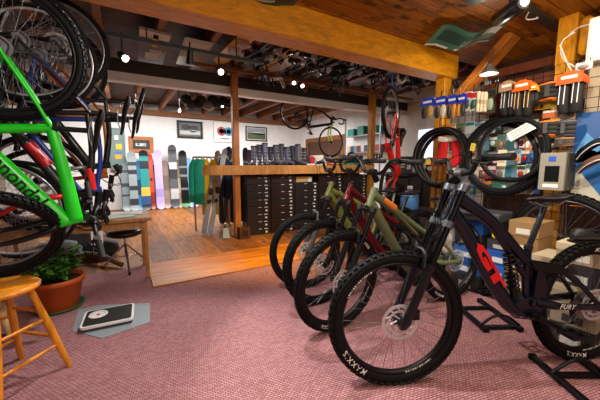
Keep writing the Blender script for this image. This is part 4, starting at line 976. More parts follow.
_sz = on_x(348, 137, 5.7).z
for k, (x0, x1, y0, y1, cc, nm) in enumerate(((351, 357, 130, 136, '#1f8a80', 'small teal box on the upper shelf beyond the counter'), (361, 367, 127, 135, '#157a72', 'teal box on the upper shelf just left of the right post'), (374, 380, 127, 134, '#1a8078', 'teal box on the shelf right of the right post'))):
    a = on_x(x0, y0, 5.75); b = on_x(x1, y1, 5.75)
    o = MB().bx(5.62, 5.88, b.y, a.y, _sz+.002, _sz+.002+(a.z-b.z)).build('storage_box', mat(cc, .5), None, .005); tag(o, nm, 'box', 'teal boxes on the far shelf')
a = on_x(348, 137, 5.7); b = on_x(383, 137, 5.7)
sf = empty('wall_shelf', (5.89, (a.y+b.y)/2, a.z)); tag(sf, 'metal shelf unit on the white wall beyond the right post', 'shelf'); hy = abs(a.y-b.y)/2
MB().bx(-.3, 0, -hy, hy, -.02, 0).build('shelf_board', ALU, sf); MB().bx(-.3, 0, -hy, hy, -.47, -.45).build('shelf_board', ALU, sf)
for y in (-hy, hy): MB().bx(-.3, -.27, y-.015, y+.015, -1.2, .5).build('upright', ALU, sf)
rn = random.Random(12)
GC = [('#c43428', 'red'), ('#d9d6cc', 'cream'), ('#2f6f5a', 'green'), ('#3b4c66', 'slate blue'), ('#d0d4d8', 'white'), ('#8c2b2b', 'brick red'), ('#7a8a92', 'grey'), ('#244a7a', 'blue'), ('#c8b48a', 'tan')]
for k, (cc, nm) in enumerate(GC):
    y = (a.y+b.y)/2-hy+.12+(2*hy-.24)*k/8
    o = MB().box((5.74, y, a.z-.45+.09), (.2, .17, .17)).build('goods_carton', mat(cc, .5), None, .006); tag(o, '%s carton on the lower metal shelf beyond the right post' % nm, 'carton', 'cartons on the far metal shelf')
# ================================================================ overhead
# track with lamp heads
GLOW = emis('#fff4e0', 14)
a = on_y(105, 33, 2.98); b = on_y(262, 63.5, 2.98); zt = (a.z+b.z)/2
tr = empty('light_track', (a.x, 2.98, zt)); tag(tr, 'black light track under the dark joists, left half of the ceiling', 'light track')
MB().box(((b.x-a.x)/2, 0, 0), (b.x-a.x, .035, .03)).build('track_bar', BLK, tr)
for x in (.3, (b.x-a.x)*.8): MB().tube([(x, 0, .01), (x, 0, 2.9-zt)], .006, 6).build('rod', BLK, tr)
def spot_head(px, py, Y, lb, lit=True, d=(.2, -.8, -.6), drop=None, power=12, grp='ceiling spot lamps', glow=True):
    p = on_y(px, py, Y); o = empty('spot_lamp', p); tag(o, lb, 'lamp', grp); d = Vector(d).normalized()
    m = MB(); m.tube([-d*.12, -d*.05, d*.0], [.022, .032, .036], 16); m.build('lamp_shade', BLK, o)
    MB().tube([d*.0, d*.004], [.026, .024], 16).build('bulb', GLOW if lit else mat('#55585c', .3), o)
    top = max(drop if drop is not None else .06, (zt-p.z) if Y < 3.2 else CB-p.z)
    MB().tube([-d*.06, Vector((0, 0, top))-d*.06], .008, 6).build('stem', BLK, o)
    if lit and power:
        l = bpy.data.lights.new('spot', 'SPOT'); l.energy = power; l.color = (1, .9, .75); l.spot_size = R_(95); l.spot_blend = .7; l.shadow_soft_size = .03
        q = bpy.data.objects.new('spot_light', l); COL.objects.link(q); q.location = p+d*.02; q.rotation_euler = d.to_track_quat('-Z', 'Y').to_euler()
spot_head(125.5, 58.5, 2.93, 'lit black spot lamp at the left end of the light track', d=(.35, -.9, -.55), drop=.18)
spot_head(221, 72, 2.93, 'lit black spot lamp at the right end of the light track', d=(0, -1, -.5), drop=.16)
spot_head(190, 64, 2.98, 'unlit black spot lamp in the middle of the light track', False, (0, .3, -1), drop=.1)
for (px, py, lb) in ((179.5, 111, 'lit spot lamp above the greyscale photograph, just under the joists'), (197.5, 104, 'lit spot lamp right of the one above the greyscale photograph'), (222.5, 106.5, 'lit spot lamp above the white framed poster'), (136, 106, 'dark spot lamp above the brown framed picture')):
    spot_head(px, py, 7.2, lb, px != 136, (0, .7, -.7) if px == 136 else (-.2, -.8, -.5), .35, 22)
spot_head(294, 83, 4.1, 'lit spot lamp among the stored skis right of the wooden post', True, (-.3, -.8, -.5), .5, 8)
spot_head(302.5, 86, 4.1, 'lit spot lamp beside the other one among the stored skis', True, (-.1, -.9, -.4), .5, 8)
# clamp lamp with bell shade
p = on_x(489, 74, 3.62)
cl = empty('bell_lamp', p); tag(cl, 'silver bell-shaped lamp glowing above the wire grid wall', 'lamp')
MB().lathe([(.03, .10), (.035, .075), (.075, .03), (.095, 0), (.092, -.004), (.07, .026), (.032, .07)], axis='z', n=32).build('lamp_shade', mat('#b9bcc0', .3, .8), cl)
MB().lathe([(0, .01), (.04, .01), (.045, .035), (.03, .06), (0, .06)], axis='z', n=20).build('bulb', emis('#fffaf0', 18), cl)
MB().tube([(0, 0, .09), (0, 0, .15), (.03, 0, .2), (.05, 0, CEIL-p.z)], [.022, .014, .006, .006], 10).build('cord', STEEL, cl)
l = bpy.data.lights.new('bell', 'POINT'); l.energy = 14; l.color = (1, .88, .68); l.shadow_soft_size = .05
q = bpy.data.objects.new('bell_light', l); COL.objects.link(q); q.location = p+Vector((-.02, 0, -.06))
# posters on the ceiling
def poster(corners, label, mats, shapes, sag=0.0, back=.02, nm='ceiling_poster'):
    c = [Vector(v) for v in corners]; m = MB(); nu, nv = 14, 6
    def P(u, v, off=0):
        q = c[0].lerp(c[1], u).lerp(c[3].lerp(c[2], u), v); n = (c[1]-c[0]).cross(c[3]-c[0]).normalized()
        if n.z > 0: n = -n
        return q+n*(off)+Vector((0, 0, -sag*math.sin(math.pi*u)*1.0+sag*.4*math.sin(3*math.pi*u)))
    o = empty(nm, sum(c, Vector())/4); org = o.location.copy(); tag(o, label, 'poster')
    for off in (0, -.004): m.add([P(i/nu, j/nv, off)-org for j in range(nv+1) for i in range(nu+1)], [(j*(nu+1)+i, j*(nu+1)+i+1, (j+1)*(nu+1)+i+1, (j+1)*(nu+1)+i) for j in range(nv) for i in range(nu)], True)
    m.build('sheet', mats[0], o)
    k = MB()
    for (u0, u1, v0, v1, mi) in shapes:
        n_ = 6; k.add([P(u0+(u1-u0)*i/n_, v0+(v1-v0)*j/2, .003)-org for j in range(3) for i in range(n_+1)], [(j*(n_+1)+i, j*(n_+1)+i+1, (j+1)*(n_+1)+i+1, (j+1)*(n_+1)+i) for j in range(2) for i in range(n_)], True, mi)
    k.build('print', mats[1:], o)
zc = 2.73
poster([on_z(139, 26, zc), on_z(172, 34, zc), on_z(162, 66, zc), on_z(138, 62, zc)], 'grey poster with yellow wedge stapled below the joists, left of the pale one',
       [mat('#6f747c', .4), mat('#c8cdd2', .4), mat('#e0b81c', .4), mat('#2b3a66', .4), mat('#e8eaec', .4)], [(.02, .98, .05, .2, 0), (.45, .62, .1, .42, 1), (.05, .4, .22, .32, 2), (.65, .95, .22, .32, 2), (.25, .75, .6, .85, 3), (.4, .85, .5, .62, 0)])
poster([on_z(185, 37, zc), on_z(214, 43, zc), on_z(200, 68, zc), on_z(176, 64, zc)], 'plain pale grey poster stapled below the joists', [mat('#a9adb2', .4), mat('#c4c7ca', .4)], [(.1, .9, .1, .3, 0)])
zc = 2.66
poster([on_z(443, 25, zc), on_z(506, 24, zc), on_z(488, 41, zc-.04), on_z(424, 45, zc-.04)], 'curved green and white poster hanging under the ceiling boards near the brace', [mat('#3f7a66', .35), mat('#1f4a44', .4), mat('#e8ece8', .4), mat('#89a8a0', .4)],
       [(0, 1, .9, 1, 1), (.1, .55, .2, .7, 0), (.5, .95, .45, .8, 2), (.75, .98, .1, .5, 1)], .06)
poster([on_z(228, -12, zc), on_z(300, -2, zc), on_z(294, 6, zc), on_z(236, 1, zc)], 'dark teal poster on the ceiling boards at the top edge', [mat('#24504c', .35), mat('#0f2a2a', .4), mat('#b8c8c4', .4)], [(.05, .95, .2, .7, 0), (.3, .7, .3, .5, 1)], .02)
# black tube lamp, box and duct at the top right
p0, p1 = on_z(497, 20, 2.50), on_z(524, 2, 2.46)
o = empty('tube_lamp', p0); tag(o, 'black cylindrical lamp hanging from the ceiling at the top right', 'lamp'); d = p1-p0
MB().tube([(0, 0, 0), d*.06, d*.94, d], [.045, .062, .062, .045], 20).build('housing', mat('#16181c', .25), o)
MB().tube([d*.98, d*1.02], [.03, .034], 16).build('lens', mat('#cfd4d8', .15), o)
MB().tube([d*.5, d*.5+Vector((0, 0, 2.72-p0.z-d.z*.5))], .01, 8).build('bracket', DKM, o)
p = on_z(474, -3, 2.6)
o = MB().box((0, 0, 0), (.34, .22, .10)).build('speaker_box', BLK, None, .01); o.location = (p.x, p.y, 2.66); tag(o, 'black box fixed to the ceiling at the top edge', 'box')
p0, p1 = on_z(522, 6, 2.70), on_z(560, 30, 2.70)
d = (p1-p0); o = empty('cable_duct', (p0.x, p0.y, 2.69)); tag(o, 'dark flat cable duct along the ceiling boards beside the wall post', 'duct'); d.z = 0
w2 = Vector((-d.y, d.x, 0)).normalized()*.05
MB().add([-w2, w2, d+w2, d-w2, -w2+Vector((0, 0, .028)), w2+Vector((0, 0, .028)), d+w2+Vector((0, 0, .028)), d-w2+Vector((0, 0, .028))], [(0, 1, 2, 3), (4, 7, 6, 5), (0, 3, 7, 4), (1, 5, 6, 2), (0, 4, 5, 1), (3, 2, 6, 7)]).build('duct_cover', mat('#3c3630', .5), o)
MB().tube(catmull([d*.15+Vector((0, 0, -.01)), d*.25+w2+Vector((0, 0, -.03)), d*.3-w2*.5+Vector((0, 0, -.04)), d*.35+Vector((0, 0, -.005))]), .006, 6).build('loose_wire', WHT, o)
for k, (pts, lb) in enumerate((([(560, 45), (566, 60), (572, 72)], 'white cable hanging behind the wall post'), ([(575, 32), (562, 42), (563, 58), (580, 70)], 'thin white cable looped beside the wall post'), ([(598, 22), (578, 28), (566, 38)], 'white cable running from the light box to the wall post'))):
    m = MB().tube(catmull([on_x(x, y, 3.6+.05*k) for x, y in pts]), .006, 6).build('cable', WHT); tag(m, lb, 'cable')
# stored skis and boards under the joists
rn = random.Random(21); CC = ['#1c1e24', '#2a2d36', '#7d1f26', '#b8bcc2', '#3b5f8c', '#245c5e', '#50545c', '#c9a33c', '#8c8f96', '#35203a', '#a43a2a', '#e0e2e4']
CN = ['black', 'charcoal', 'dark red', 'silver', 'blue', 'teal', 'grey', 'ochre', 'light grey', 'violet', 'rust', 'white']
BD = mat('#1a1b1e', .4); BW = mat('#c4c8ce', .4)
for k in range(2):
    y = 3.02+k*1.5
    struct(MB().bx(.9, 5.6, y, y+.05, 2.62, 2.66).build('storage_batten', JOISTW))
place = ['left of', 'above', 'right of']
seen = set()
for k in range(22):
    x = 1.35+k*.158+rn.uniform(-.02, .02); ci = rn.choice([0, 0, 1, 6, 9, 1, 0, 2, 3, 0, 5, 7, 1, 10, 2]); L = rn.uniform(1.5, 1.8); z = 2.46+(.02 if k % 3 == 1 else 0)
    o = empty('stored_ski', (x, 3.75+rn.uniform(-.2, .2), z+.205), rn.uniform(-.05, .05))
    lb = '%s ski stored flat under the joists, number %d counted from the wooden post' % (CN[ci], k+1)
    tag(o, lb, 'ski', 'skis stored under the joists')
    wd = .085 if k % 5 else .2; rings = []
    for i in range(17):
        t = i/16; e = min(t, 1-t)*L/(wd*.7); hw = wd/2*math.sqrt(max(1-(1-min(e, 1))**2, .03)); cv = .09*max(0, 1-t*L/.18)**2
        rings.append([Vector((hw, -L/2+L*t, .012+cv)), Vector((-hw, -L/2+L*t, .012+cv)), Vector((-hw, -L/2+L*t, cv)), Vector((hw, -L/2+L*t, cv))])
    MB().loft(rings, True, True, False).build('ski_body', mat(CC[ci], .3), o)
    b = MB()
    for y in (-.12, .14): b.box((0, y, -.03), (wd*.75, .07, .05)); b.tube([(-wd*.3, y, -.05), (0, y, -.085), (wd*.3, y, -.05)], .01, 6)
    b.build('binding', BD if k % 3 else BW, o)
# poles
for k in range(9):
    x = 1.6+k*.36
    o = empty('ski_pole', (x, 3.3, 2.6), rn.uniform(-.25, .25)); tag(o, 'thin ski pole slung under the stored skis, %s from the wooden post' % ('first second third fourth fifth sixth seventh eighth ninth'.split()[k]), 'ski pole', 'ski poles under the stored skis')
    MB().tube([(0, 0, 0), (0, 1.0, .02)], .007, 6).build('shaft', STEEL if k % 2 else mat('#3c78b0', .3, .5), o)
    MB().tube([(0, -.02, 0), (0, .1, 0)], .015, 8).build('grip', BLK, o); MB().lathe([(0, 0), (.04, .004), (.04, .008), (0, .01)], (0, .94, .02), 'y', 14).build('basket', BLK, o)
# boots, helmets and gear hung over the header
for k in range(15):
    x = 1.75+k*.22+rn.uniform(-.03, .03); y = rn.choice([3.2, 3.6, 4.0, 4.4]); z = rn.uniform(2.54, 2.62); cc, nm = [('#16181c', 'black'), ('#2b2e36', 'charcoal'), ('#c8ccd2', 'silver'), ('#16181c', 'black'), ('#8e1f2a', 'red'), ('#24262c', 'dark'), ('#2f5654', 'teal')][k % 7]
    o = empty('snowboard_binding', (x, y, z), rn.uniform(0, 3)); tag(o, '%s binding hanging below the stored skis, number %d rightward from the post' % (nm, k+1), 'binding', 'bindings hung below the stored skis')
    MB().prism(rrect(.11, .22, .03), .02, Matrix.Translation((0, 0, .02))).build('base_plate', mat(cc, .35), o)
    MB().tube(catmull([(-.055, -.08, .02), (-.06, -.12, -.06), (0, -.13, -.12), (.06, -.12, -.06), (.055, -.08, .02)]), .018, 8, True, None, .5).build('high_back', mat(cc, .35), o)
    MB().tube(catmull([(-.055, .03, .02), (-.03, .03, -.06), (.03, .03, -.06), (.055, .03, .02)]), .014, 6).build('strap', BLK, o)
    MB().tube([(0, 0, .03), (0, 0, 2.66-z)], .004, 5).build('cord', BLK, o)
# goods hung in a row behind the header
for k in range(12):
    px = 186+k*5.2+rn.uniform(-1, 1); p = on_y(px, 100+rn.uniform(-3, 5), 6.6); cc, nm = rn.choice([('#20221e', 'black'), ('#57601f', 'olive'), ('#3a3c40', 'grey'), ('#8a8f94', 'silver'), ('#1c2a24', 'dark green')])
    o = empty('hanging_bag', (p.x, 6.6, p.z-.12)); tag(o, '%s gear bag hung behind the white header, number %d from its left' % (nm, k+1), 'bag', 'gear bags hung behind the header')
    MB().ball((0, 0, .08), (.12, .09, .10), 12).build('sack', mat(cc, .7, 0, 'fabric'), o); MB().tube([(0, 0, .17), (0, 0, 2.74-p.z+.12)], .006, 5).build('strap', BLK, o)
# light box at the right edge
a = on_x(583, 22, 3.55); b = on_x(602, 60, 3.55)
lb_ = empty('light_box', (3.6, b.y-.05, b.z)); tag(lb_, 'white light box on the wall at the upper right edge', 'sign box')
hh = a.z-b.z; yy = a.y-b.y
MB().bx(-.08, .12, -.2, yy, 0, hh).build('housing', WHT, lb_, .006); MB().bx(-.085, -.08, -.18, yy-.03, .03, hh-.03).build('panel', emis('#f2f6ff', .45), lb_)
MB().bx(.02, .06, -.2, yy, -1.0, 0).build('backing_board', mat('#b8a890', .6), lb_)
# ================================================================ wire grid wall and goods
GX = 3.28
gy1 = on_x(441, 90, GX).y; gy0 = .42; gz1 = on_x(540, 69, GX).z; npan = 3; pw = (gy1-gy0)/npan
WIRE = mat('#0f1012', .4, .5)
for k in range(npan):
    o = empty('wire_grid_panel', (GX, gy0+pw*k+pw/2, .02)); tag(o, 'black wire grid display panel, %s' % ('nearest, at the right edge of the photo', 'the middle one behind the big tyre hoops', 'farthest, behind the red stockings')[k], 'display panel', 'wire grid panels')
    Hh = gz1-.02
    MB().tube([(0, -pw/2+.01, 0), (0, -pw/2+.01, Hh), (0, pw/2-.01, Hh), (0, pw/2-.01, 0), (0, -pw/2+.01, 0)], .006, 6).build('border', WIRE, o)
    m = MB()
    for i in range(1, 26): m.box((0, 0, Hh*i/26), (.004, pw-.02, .005))
    for i in range(1, 8): m.box((.004, -pw/2+pw*i/8, Hh/2), (.004, .005, Hh))
    m.build('wires', WIRE, o)
    for s_ in (-1, 1): MB().bx(.02, .35, s_*(pw/2-.05)-.012, s_*(pw/2-.05)+.012, -.02, .01).build('foot', WIRE, o)
def spot_on(px0, px1, py0, py1, X):
    a = on_x(px0, py0, X); b = on_x(px1, py1, X); c = on_x((px0+px1)/2, (py0+py1)/2, X)
    return c.y, c.z, abs(a.y-b.y), abs(on_x((px0+px1)/2, py0, X).z-on_x((px0+px1)/2, py1, X).z)
def hook(o, z, back, L=.12):
    MB().tube([(back, 0, z), (-.02, 0, z), (-.03, 0, z+.012)], .003, 5).build('peg', STEEL, o)
def pouch(px0, px1, py0, py1, lb, head='#1f3fc8', c1='#b08848', c2='#1c1d20', grp=None, X=None, cat='packet', name='tool_packet'):
    X = X or GX-.10; y, z, w_, h_ = spot_on(px0, px1, py0, py1, X)
    o = empty(name, (X, y, z)); tag(o, lb, cat, grp)
    MB().prism([(-w_/2, h_*.12), (-w_*.46, h_*.42), (-w_*.25, h_/2), (w_*.25, h_/2), (w_*.46, h_*.42), (w_/2, h_*.12)], .012, Matrix(((0, 0, 1, 0), (1, 0, 0, 0), (0, 1, 0, 0), (0, 0, 0, 1)))).build('header_card', mat(head, .4), o)
    MB().box((-.008, 0, h_*.30), (.004, w_*.6, h_*.10)).build('white_logo', WHT, o)
    MB().ball((-.01, -w_*.22, -h_*.18), (.022, w_*.2, h_*.32), 12).build('contents', mat(c1, .5), o); MB().ball((-.01, w_*.2, -h_*.2), (.022, w_*.18, h_*.3), 12).build('contents', mat(c2, .5), o)
    hook(o, h_*.44, GX-X-.006); return o
PG = 'blue-topped packets on the grid'
pouch(421, 434, 98, 119, 'blue-topped packet with tan and black contents, leftmost on the grid', grp=PG)
pouch(434, 447, 96.5, 119, 'blue-topped packet with black and white contents, second from the left on the grid', c1='#c8c4ba', grp=PG)
pouch(447, 457, 95, 119, 'blue-topped packet with orange-brown contents, third from the left on the grid', c1='#c08020', grp=PG)
pouch(457, 466, 94, 117, 'blue and silver packet with dark contents beside the white cards', c1='#2a2b30', c2='#c08030', grp=PG)
def card(px0, px1, py0, py1, cc, lb, acc=None, X=None, name='blister_card', cat='packet', grp='cards on the wire grid', blob=None, th=.012):
    X = X or GX-.05; y, z, w_, h_ = spot_on(px0, px1, py0, py1, X)
    o = empty(name, (X, y, z)); tag(o, lb, cat, grp)
    MB().box((0, 0, 0), (th, w_, h_)).build('backing_card', mat(cc, .45), o, min(.003, th*.3))
    if acc: MB().box((-th/2-.001, 0, h_*.32), (.002, w_*.92, h_*.26)).build('colour_band', mat(acc, .4), o)
    if blob: MB().ball((-th/2-.008, 0, -h_*.14), (.018, w_*.34, h_*.27), 10).build('blister', mat(blob, .25), o)
    if GX-X > .02: hook(o, h_*.42, GX-X-.005)
    return o
card(464, 471, 92, 111, '#dfe0da', 'cream packet with red band right of the blue-topped packets', '#c8242c', blob='#39424a')
card(471, 478, 92, 111, '#e6e6e0', 'white packet with red band second right of the blue-topped packets', '#d03038', blob='#2e6a50')
for k in range(3):
    y, z, w_, h_ = spot_on(477+3.4*k, 480+3.4*k, 92, 112, GX-.06)
    o = empty('tube_pack', (GX-.06, y, z)); tag(o, 'ivory tube pack, %s of the three side by side on the grid' % ('left', 'middle', 'right')[k], 'tube', 'ivory tubes on the grid')
    MB().lathe([(0, -h_/2), (.019, -h_/2), (.021, -h_/2+.01), (.021, h_/2-.02), (.012, h_/2), (0, h_/2)], axis='z', n=16).build('tube_body', mat('#e9dfc4', .45), o); MB().lathe([(.0215, -.02), (.0215, .02)], axis='z', n=16).build('tube_label', mat('#cbb890', .5), o)
card(487, 495, 89, 113, '#4a4a3c', 'dark framed card with a pale green window beside the ivory tubes', '#2a2a26', blob='#a9c0a0')
card(496, 503, 96, 114, '#3a1214', 'dark maroon packet right of the framed card', '#7a1a1c')
# folded tyres hanging from hooks
def folded_tyre(px0, px1, py0, py1, lb, head, col2=None, strip='#1b1c1e', X=None):
    X = X or GX-.12; y, z, w_, h_ = spot_on(px0, px1, py0, py1, X)
    o = empty('folded_tyre', (X, y, z)); tag(o, lb, 'tyre', 'folded tyres on the grid')
    m = MB(); r = w_*.24
    for s_ in (-1, 1):
        m.tube(catmull([(0, s_*w_*.22, h_*.30), (-.03, s_*w_*.25, h_*.05), (-.03, s_*w_*.25, -h_*.25), (-.0, s_*w_*.20, -h_*.47)]), [r]*12+[r*.7], 12, True, 0)
    m.tube(catmull([(.045, 0, h_*.3), (.04, 0, 0), (.03, 0, -h_*.46)]), [r*1.2]*9+[r], 12, True, 0)
    m.build('tyre_loops', mat(strip, .75), o)
    k = MB()
    for s_ in (-1, 1):
        for q in (-.5, .5): k.tube([(-.03-r*.93, s_*w_*.25+q*r*.8, h_*.18), (-.035-r*.93, s_*w_*.25+q*r*.8, -h_*.28)], .0035, 5)
    k.build('side_stripes', mat(col2 or '#c8ccd0', .5), o)
    hc = MB(); rings = []
    for i in range(11):
        t = math.pi*i/10; rr = w_*.52
        c_ = Vector((0, rr*math.cos(t), h_*.24+h_*.24*math.sin(t)))
        rings.append([c_+Vector((-.075, 0, -.012)), c_+Vector((.05, 0, -.012)), c_+Vector((.05, 0, -.03)), c_+Vector((-.075, 0, -.03))])
    hc.loft(rings, True, True, False, 0); hc.box((-.078, 0, h_*.27), (.006, w_*.98, h_*.22), None, 0)
    ho = hc.build('header_band', mat(head, .45), o)
    MB().box((-.0825, 0, h_*.30), (.002, w_*.6, h_*.07)).build('white_logo', WHT, ho)
    hook(o, h_*.47, GX-X-.006)
folded_tyre(504, 516, 80, 116, 'black folded tyre with pale brown header, left of the orange-topped one', '#a8866a')
folded_tyre(517, 533, 79, 117, 'folded tan-wall tyre with orange header, left of the two large ones', '#e8641c', '#d8b070')
folded_tyre(561, 583, 70, 114, 'largest folded black tyre with orange and white header on the grid', '#f05a1c', '#e0e4e8')
folded_tyre(534, 540, 84, 106, 'narrow folded tyre with yellow-orange header between the two orange ones', '#e89a1c', '#3a3a3c')
def rolled(px0, px1, py0, py1, lb, band, col='#1d1e20'):
    X = GX-.12; y, z, w_, h_ = spot_on(px0, px1, py0, py1, X); o = empty('rolled_tyre', (X, y, z)); tag(o, lb, 'tyre', 'rolled tyres on the grid')
    m = MB(); 
    for s_ in (-.28, .0, .28): m.tube([(-.01, -w_/2*.96, s_*h_), (-.045, 0, s_*h_), (-.01, w_/2*.96, s_*h_)], h_*.20, 12)
    m.build('tyre_coils', mat(col, .75), o)
    MB().tube([(-.01, -w_/2, -h_*.42), (-.05, 0, -h_*.42), (-.01, w_/2, -h_*.42)], h_*.11, 8).tube([(-.01, -w_/2, h_*.42), (-.05, 0, h_*.42), (-.01, w_/2, h_*.42)], h_*.11, 8).build('coloured_beads', mat(band, .5), o)
    MB().box((-.085, 0, 0), (.004, w_*.24, h_*.7)).build('paper_sleeve', mat('#3a3c3a', .5), o); hook(o, h_*.5, GX-X-.006)
rolled(542, 561, 83, 100, 'rolled black tyre with orange beads, upper one on the grid', '#ef7a22')
rolled(541, 558, 121, 136, 'rolled black tyre with bright orange beads, lower one on the grid', '#f07a1a')
rolled(559, 575, 121, 136, 'rolled dark tyre with grey beads right of the lower orange one', '#50545a')
rolled(556, 574, 138, 146, 'flat brown-black rolled tyre below the grey-beaded one', '#a07858', '#4a3c34')
card(536, 543, 90, 110, '#e8a41c', 'tall yellow-orange card between the folded tyres', '#d87a10')
card(541, 556, 101, 109, '#e8c21c', 'yellow card under the upper rolled tyre', '#f0dc60')
card(543, 560, 110, 118, '#c0602a', 'rust packet between the two orange rolled tyres', '#e8e4dc')
# small cards filling the grid, row by row
rn = random.Random(33)
NM = [('#dcdcd6', 'white'), ('#2c6f78', 'teal'), ('#24467c', 'navy'), ('#8c2028', 'dark red'), ('#cfc7a8', 'cream'), ('#30343a', 'charcoal'), ('#5c7f9c', 'steel blue'), ('#d07a28', 'orange'), ('#3f6b48', 'green'), ('#7a6a58', 'brown'), ('#a9b4bc', 'pale grey')]
rows = [(123, 'in the grid row above the tyre hoops'), (138, 'in the first grid row inside the hoops'), (153, 'in the second grid row inside the hoops'), (168, 'in the third grid row inside the hoops'), (183, 'in the lowest grid row behind the handlebars')]
used = {}
for ri, (y0, rl) in enumerate(rows):
    px = 446+rn.uniform(0, 4); n = 0
    while px < 538:
        w_ = rn.uniform(5.5, 9.5); cc, nm = rn.choice(NM); ac, _ = rn.choice(NM); bl, _ = rn.choice(NM); n += 1
        card(px, px+w_-1, y0+rn.uniform(-1, 1)-(px-446)*.05, y0+rn.uniform(9, 13)-(px-446)*.0, cc, '%s card %s, place %d from the left' % (nm, rl, n), ac, blob=bl if rn.random() < .6 else None)
        px += w_
for k, (x0, x1, y0, y1, cc, nm) in enumerate(((562, 572, 148, 162, '#6a5a4c', 'brown card right of the grey display box'), (564, 574, 164, 186, '#243a58', 'navy card between the grey box and the blue poster'), (543, 560, 138, 150, '#3c5a70', 'slate packet above the grey display box'), (558, 575, 111, 120, '#b8a080', 'tan packet above the grey-beaded tyre'), (576, 592, 62, 70, '#c8ccd0', 'pale packet at the top of the nearest grid panel'))):
    card(x0, x1, y0, y1, cc, nm, None, blob='#88807a')
# big tyre hoops hung on the grid
def hoop(px, py, r, w_, X, lb, kn=0, ratio=1, bead=.03):
    c = on_x(px, py, X); o = empty('bicycle_tyre', c); tag(o, lb, 'tyre', 'tyre hoops hung on the grid')
    m = MB(); m.xf = Matrix.Rotation(math.pi/2, 4, 'Z'); tyre(m, r, w_, kn, 0, 64)
    m.build('tread', RUB, o)
    b = MB(); b.xf = m.xf; b.lathe([(r-w_*1.02, -.008), (r-w_*.93, -.012), (r-w_*.93, .012), (r-w_*1.02, .008)], n=64, closed=True); b.build('bead', mat('#3a3c40', .5), o); return o
hoop(441, 158, .345, .058, GX-.10, 'black tyre hoop around the red stockings, frontmost of that bundle', 50)
hoop(444, 160, .325, .045, GX-.045, 'black tyre hoop around the red stockings, behind the front one')
hoop(437, 157, .33, .035, GX-.15, 'slim black tyre hoop around the red stockings, shifted left', 0)
hoop(502, 156, .375, .066, GX-.11, 'large knobbly tyre hoop with a white paper tag, right bundle', 56)
hoop(498, 158, .345, .045, GX-.05, 'smooth black tyre hoop inside the right bundle')
hoop(511, 150, .30, .042, GX-.17, 'smaller tyre hoop at the front of the right bundle', 0)
def label_card(px, py, w_, h_, X, rot, cc, lb, bars=True):
    p = on_x(px, py, X); o = empty('paper_tag', p); o.rotation_euler = (rot, 0, 0); tag(o, lb, 'tag', 'paper tags on the tyre hoops')
    MB().box((0, 0, 0), (.004, w_, h_)).build('tag_sheet', mat(cc, .5), o)
    m = MB()
    for i in range(3): m.box((-.003, 0, h_*(.25-.25*i)), (.001, w_*.7, h_*.07))
    m.build('print_lines', mat('#8a8f94', .5), o)
label_card(521, 131, .22, .085, GX-.175, R_(-28), '#f0efe8', 'white paper tag wrapped on the large right tyre hoop')
label_card(502, 158, .075, .15, GX-.21, 0, '#d8c8a8', 'cream and orange tag hanging in the right tyre hoops')
label_card(473, 147, .05, .075, GX-.15, R_(10), '#e2d21e', 'yellow label on the left side of the right tyre hoops')
label_card(428, 162, .06, .06, GX-.17, 0, '#e4d83a', 'yellow label on the lower left of the left tyre hoops')
# two red stockings with white cuffs
for k, (px, py, rr) in enumerate(((443, 150, .12), (456, 149, -.15))):
    p = on_x(px, py, GX-.07); o = empty('christmas_stocking', p); o.rotation_euler.x = rr; tag(o, 'red stocking with white cuff hanging in the left tyre hoop, %s one' % ('left', 'right')[k], 'stocking', 'red stockings')
    rings = []
    for (y, z, a_) in ((0, .10, .055), (0, 0, .055), (0, -.08, .055), (.02, -.14, .06), (.07, -.17, .05), (.11, -.18, .03)):
        rings.append([Vector((.025*math.sin(t), y+a_*math.cos(t), z+(.02*math.cos(t) if z < -.1 else 0))) for t in [2*math.pi*q/14 for q in range(14)]])
    MB().loft(rings).build('sock', mat('#d8141c', .8, 0, 'fabric'), o)
    MB().box((0, 0, .12), (.07, .13, .06)).build('cuff', mat('#eceaea', .9, 0, 'fabric'), o, .012, 2)
# grey display box
y, z, w_, h_ = spot_on(544, 566, 153, 190, GX-.14)
o = empty('display_box', (GX-.14, y, z)); tag(o, 'grey display box with black window and blue square logo', 'box')
MB().box((0, 0, 0), (.14, w_, h_)).build('carton', mat('#8e8a80', .5), o, .003)
MB().box((-.072, -w_*.02, -h_*.06), (.004, w_*.56, h_*.42)).build('black_window', mat('#101114', .2), o); MB().box((-.072, 0, h_*.34), (.004, w_*.28, h_*.13)).build('blue_logo', mat('#2458c8', .4), o); MB().box((-.072, 0, -h_*.38), (.003, w_*.6, h_*.09)).build('white_text_strip', WHT, o)
y, z, w_, h_ = spot_on(564, 569, 153, 190, GX-.12)
o = MB().box((0, 0, 0), (.12, w_, h_)).build('goods_carton', mat('#3a3a34', .5), None, .003); o.location = (GX-.12, y, z); tag(o, 'narrow dark box beside the grey display box', 'box')
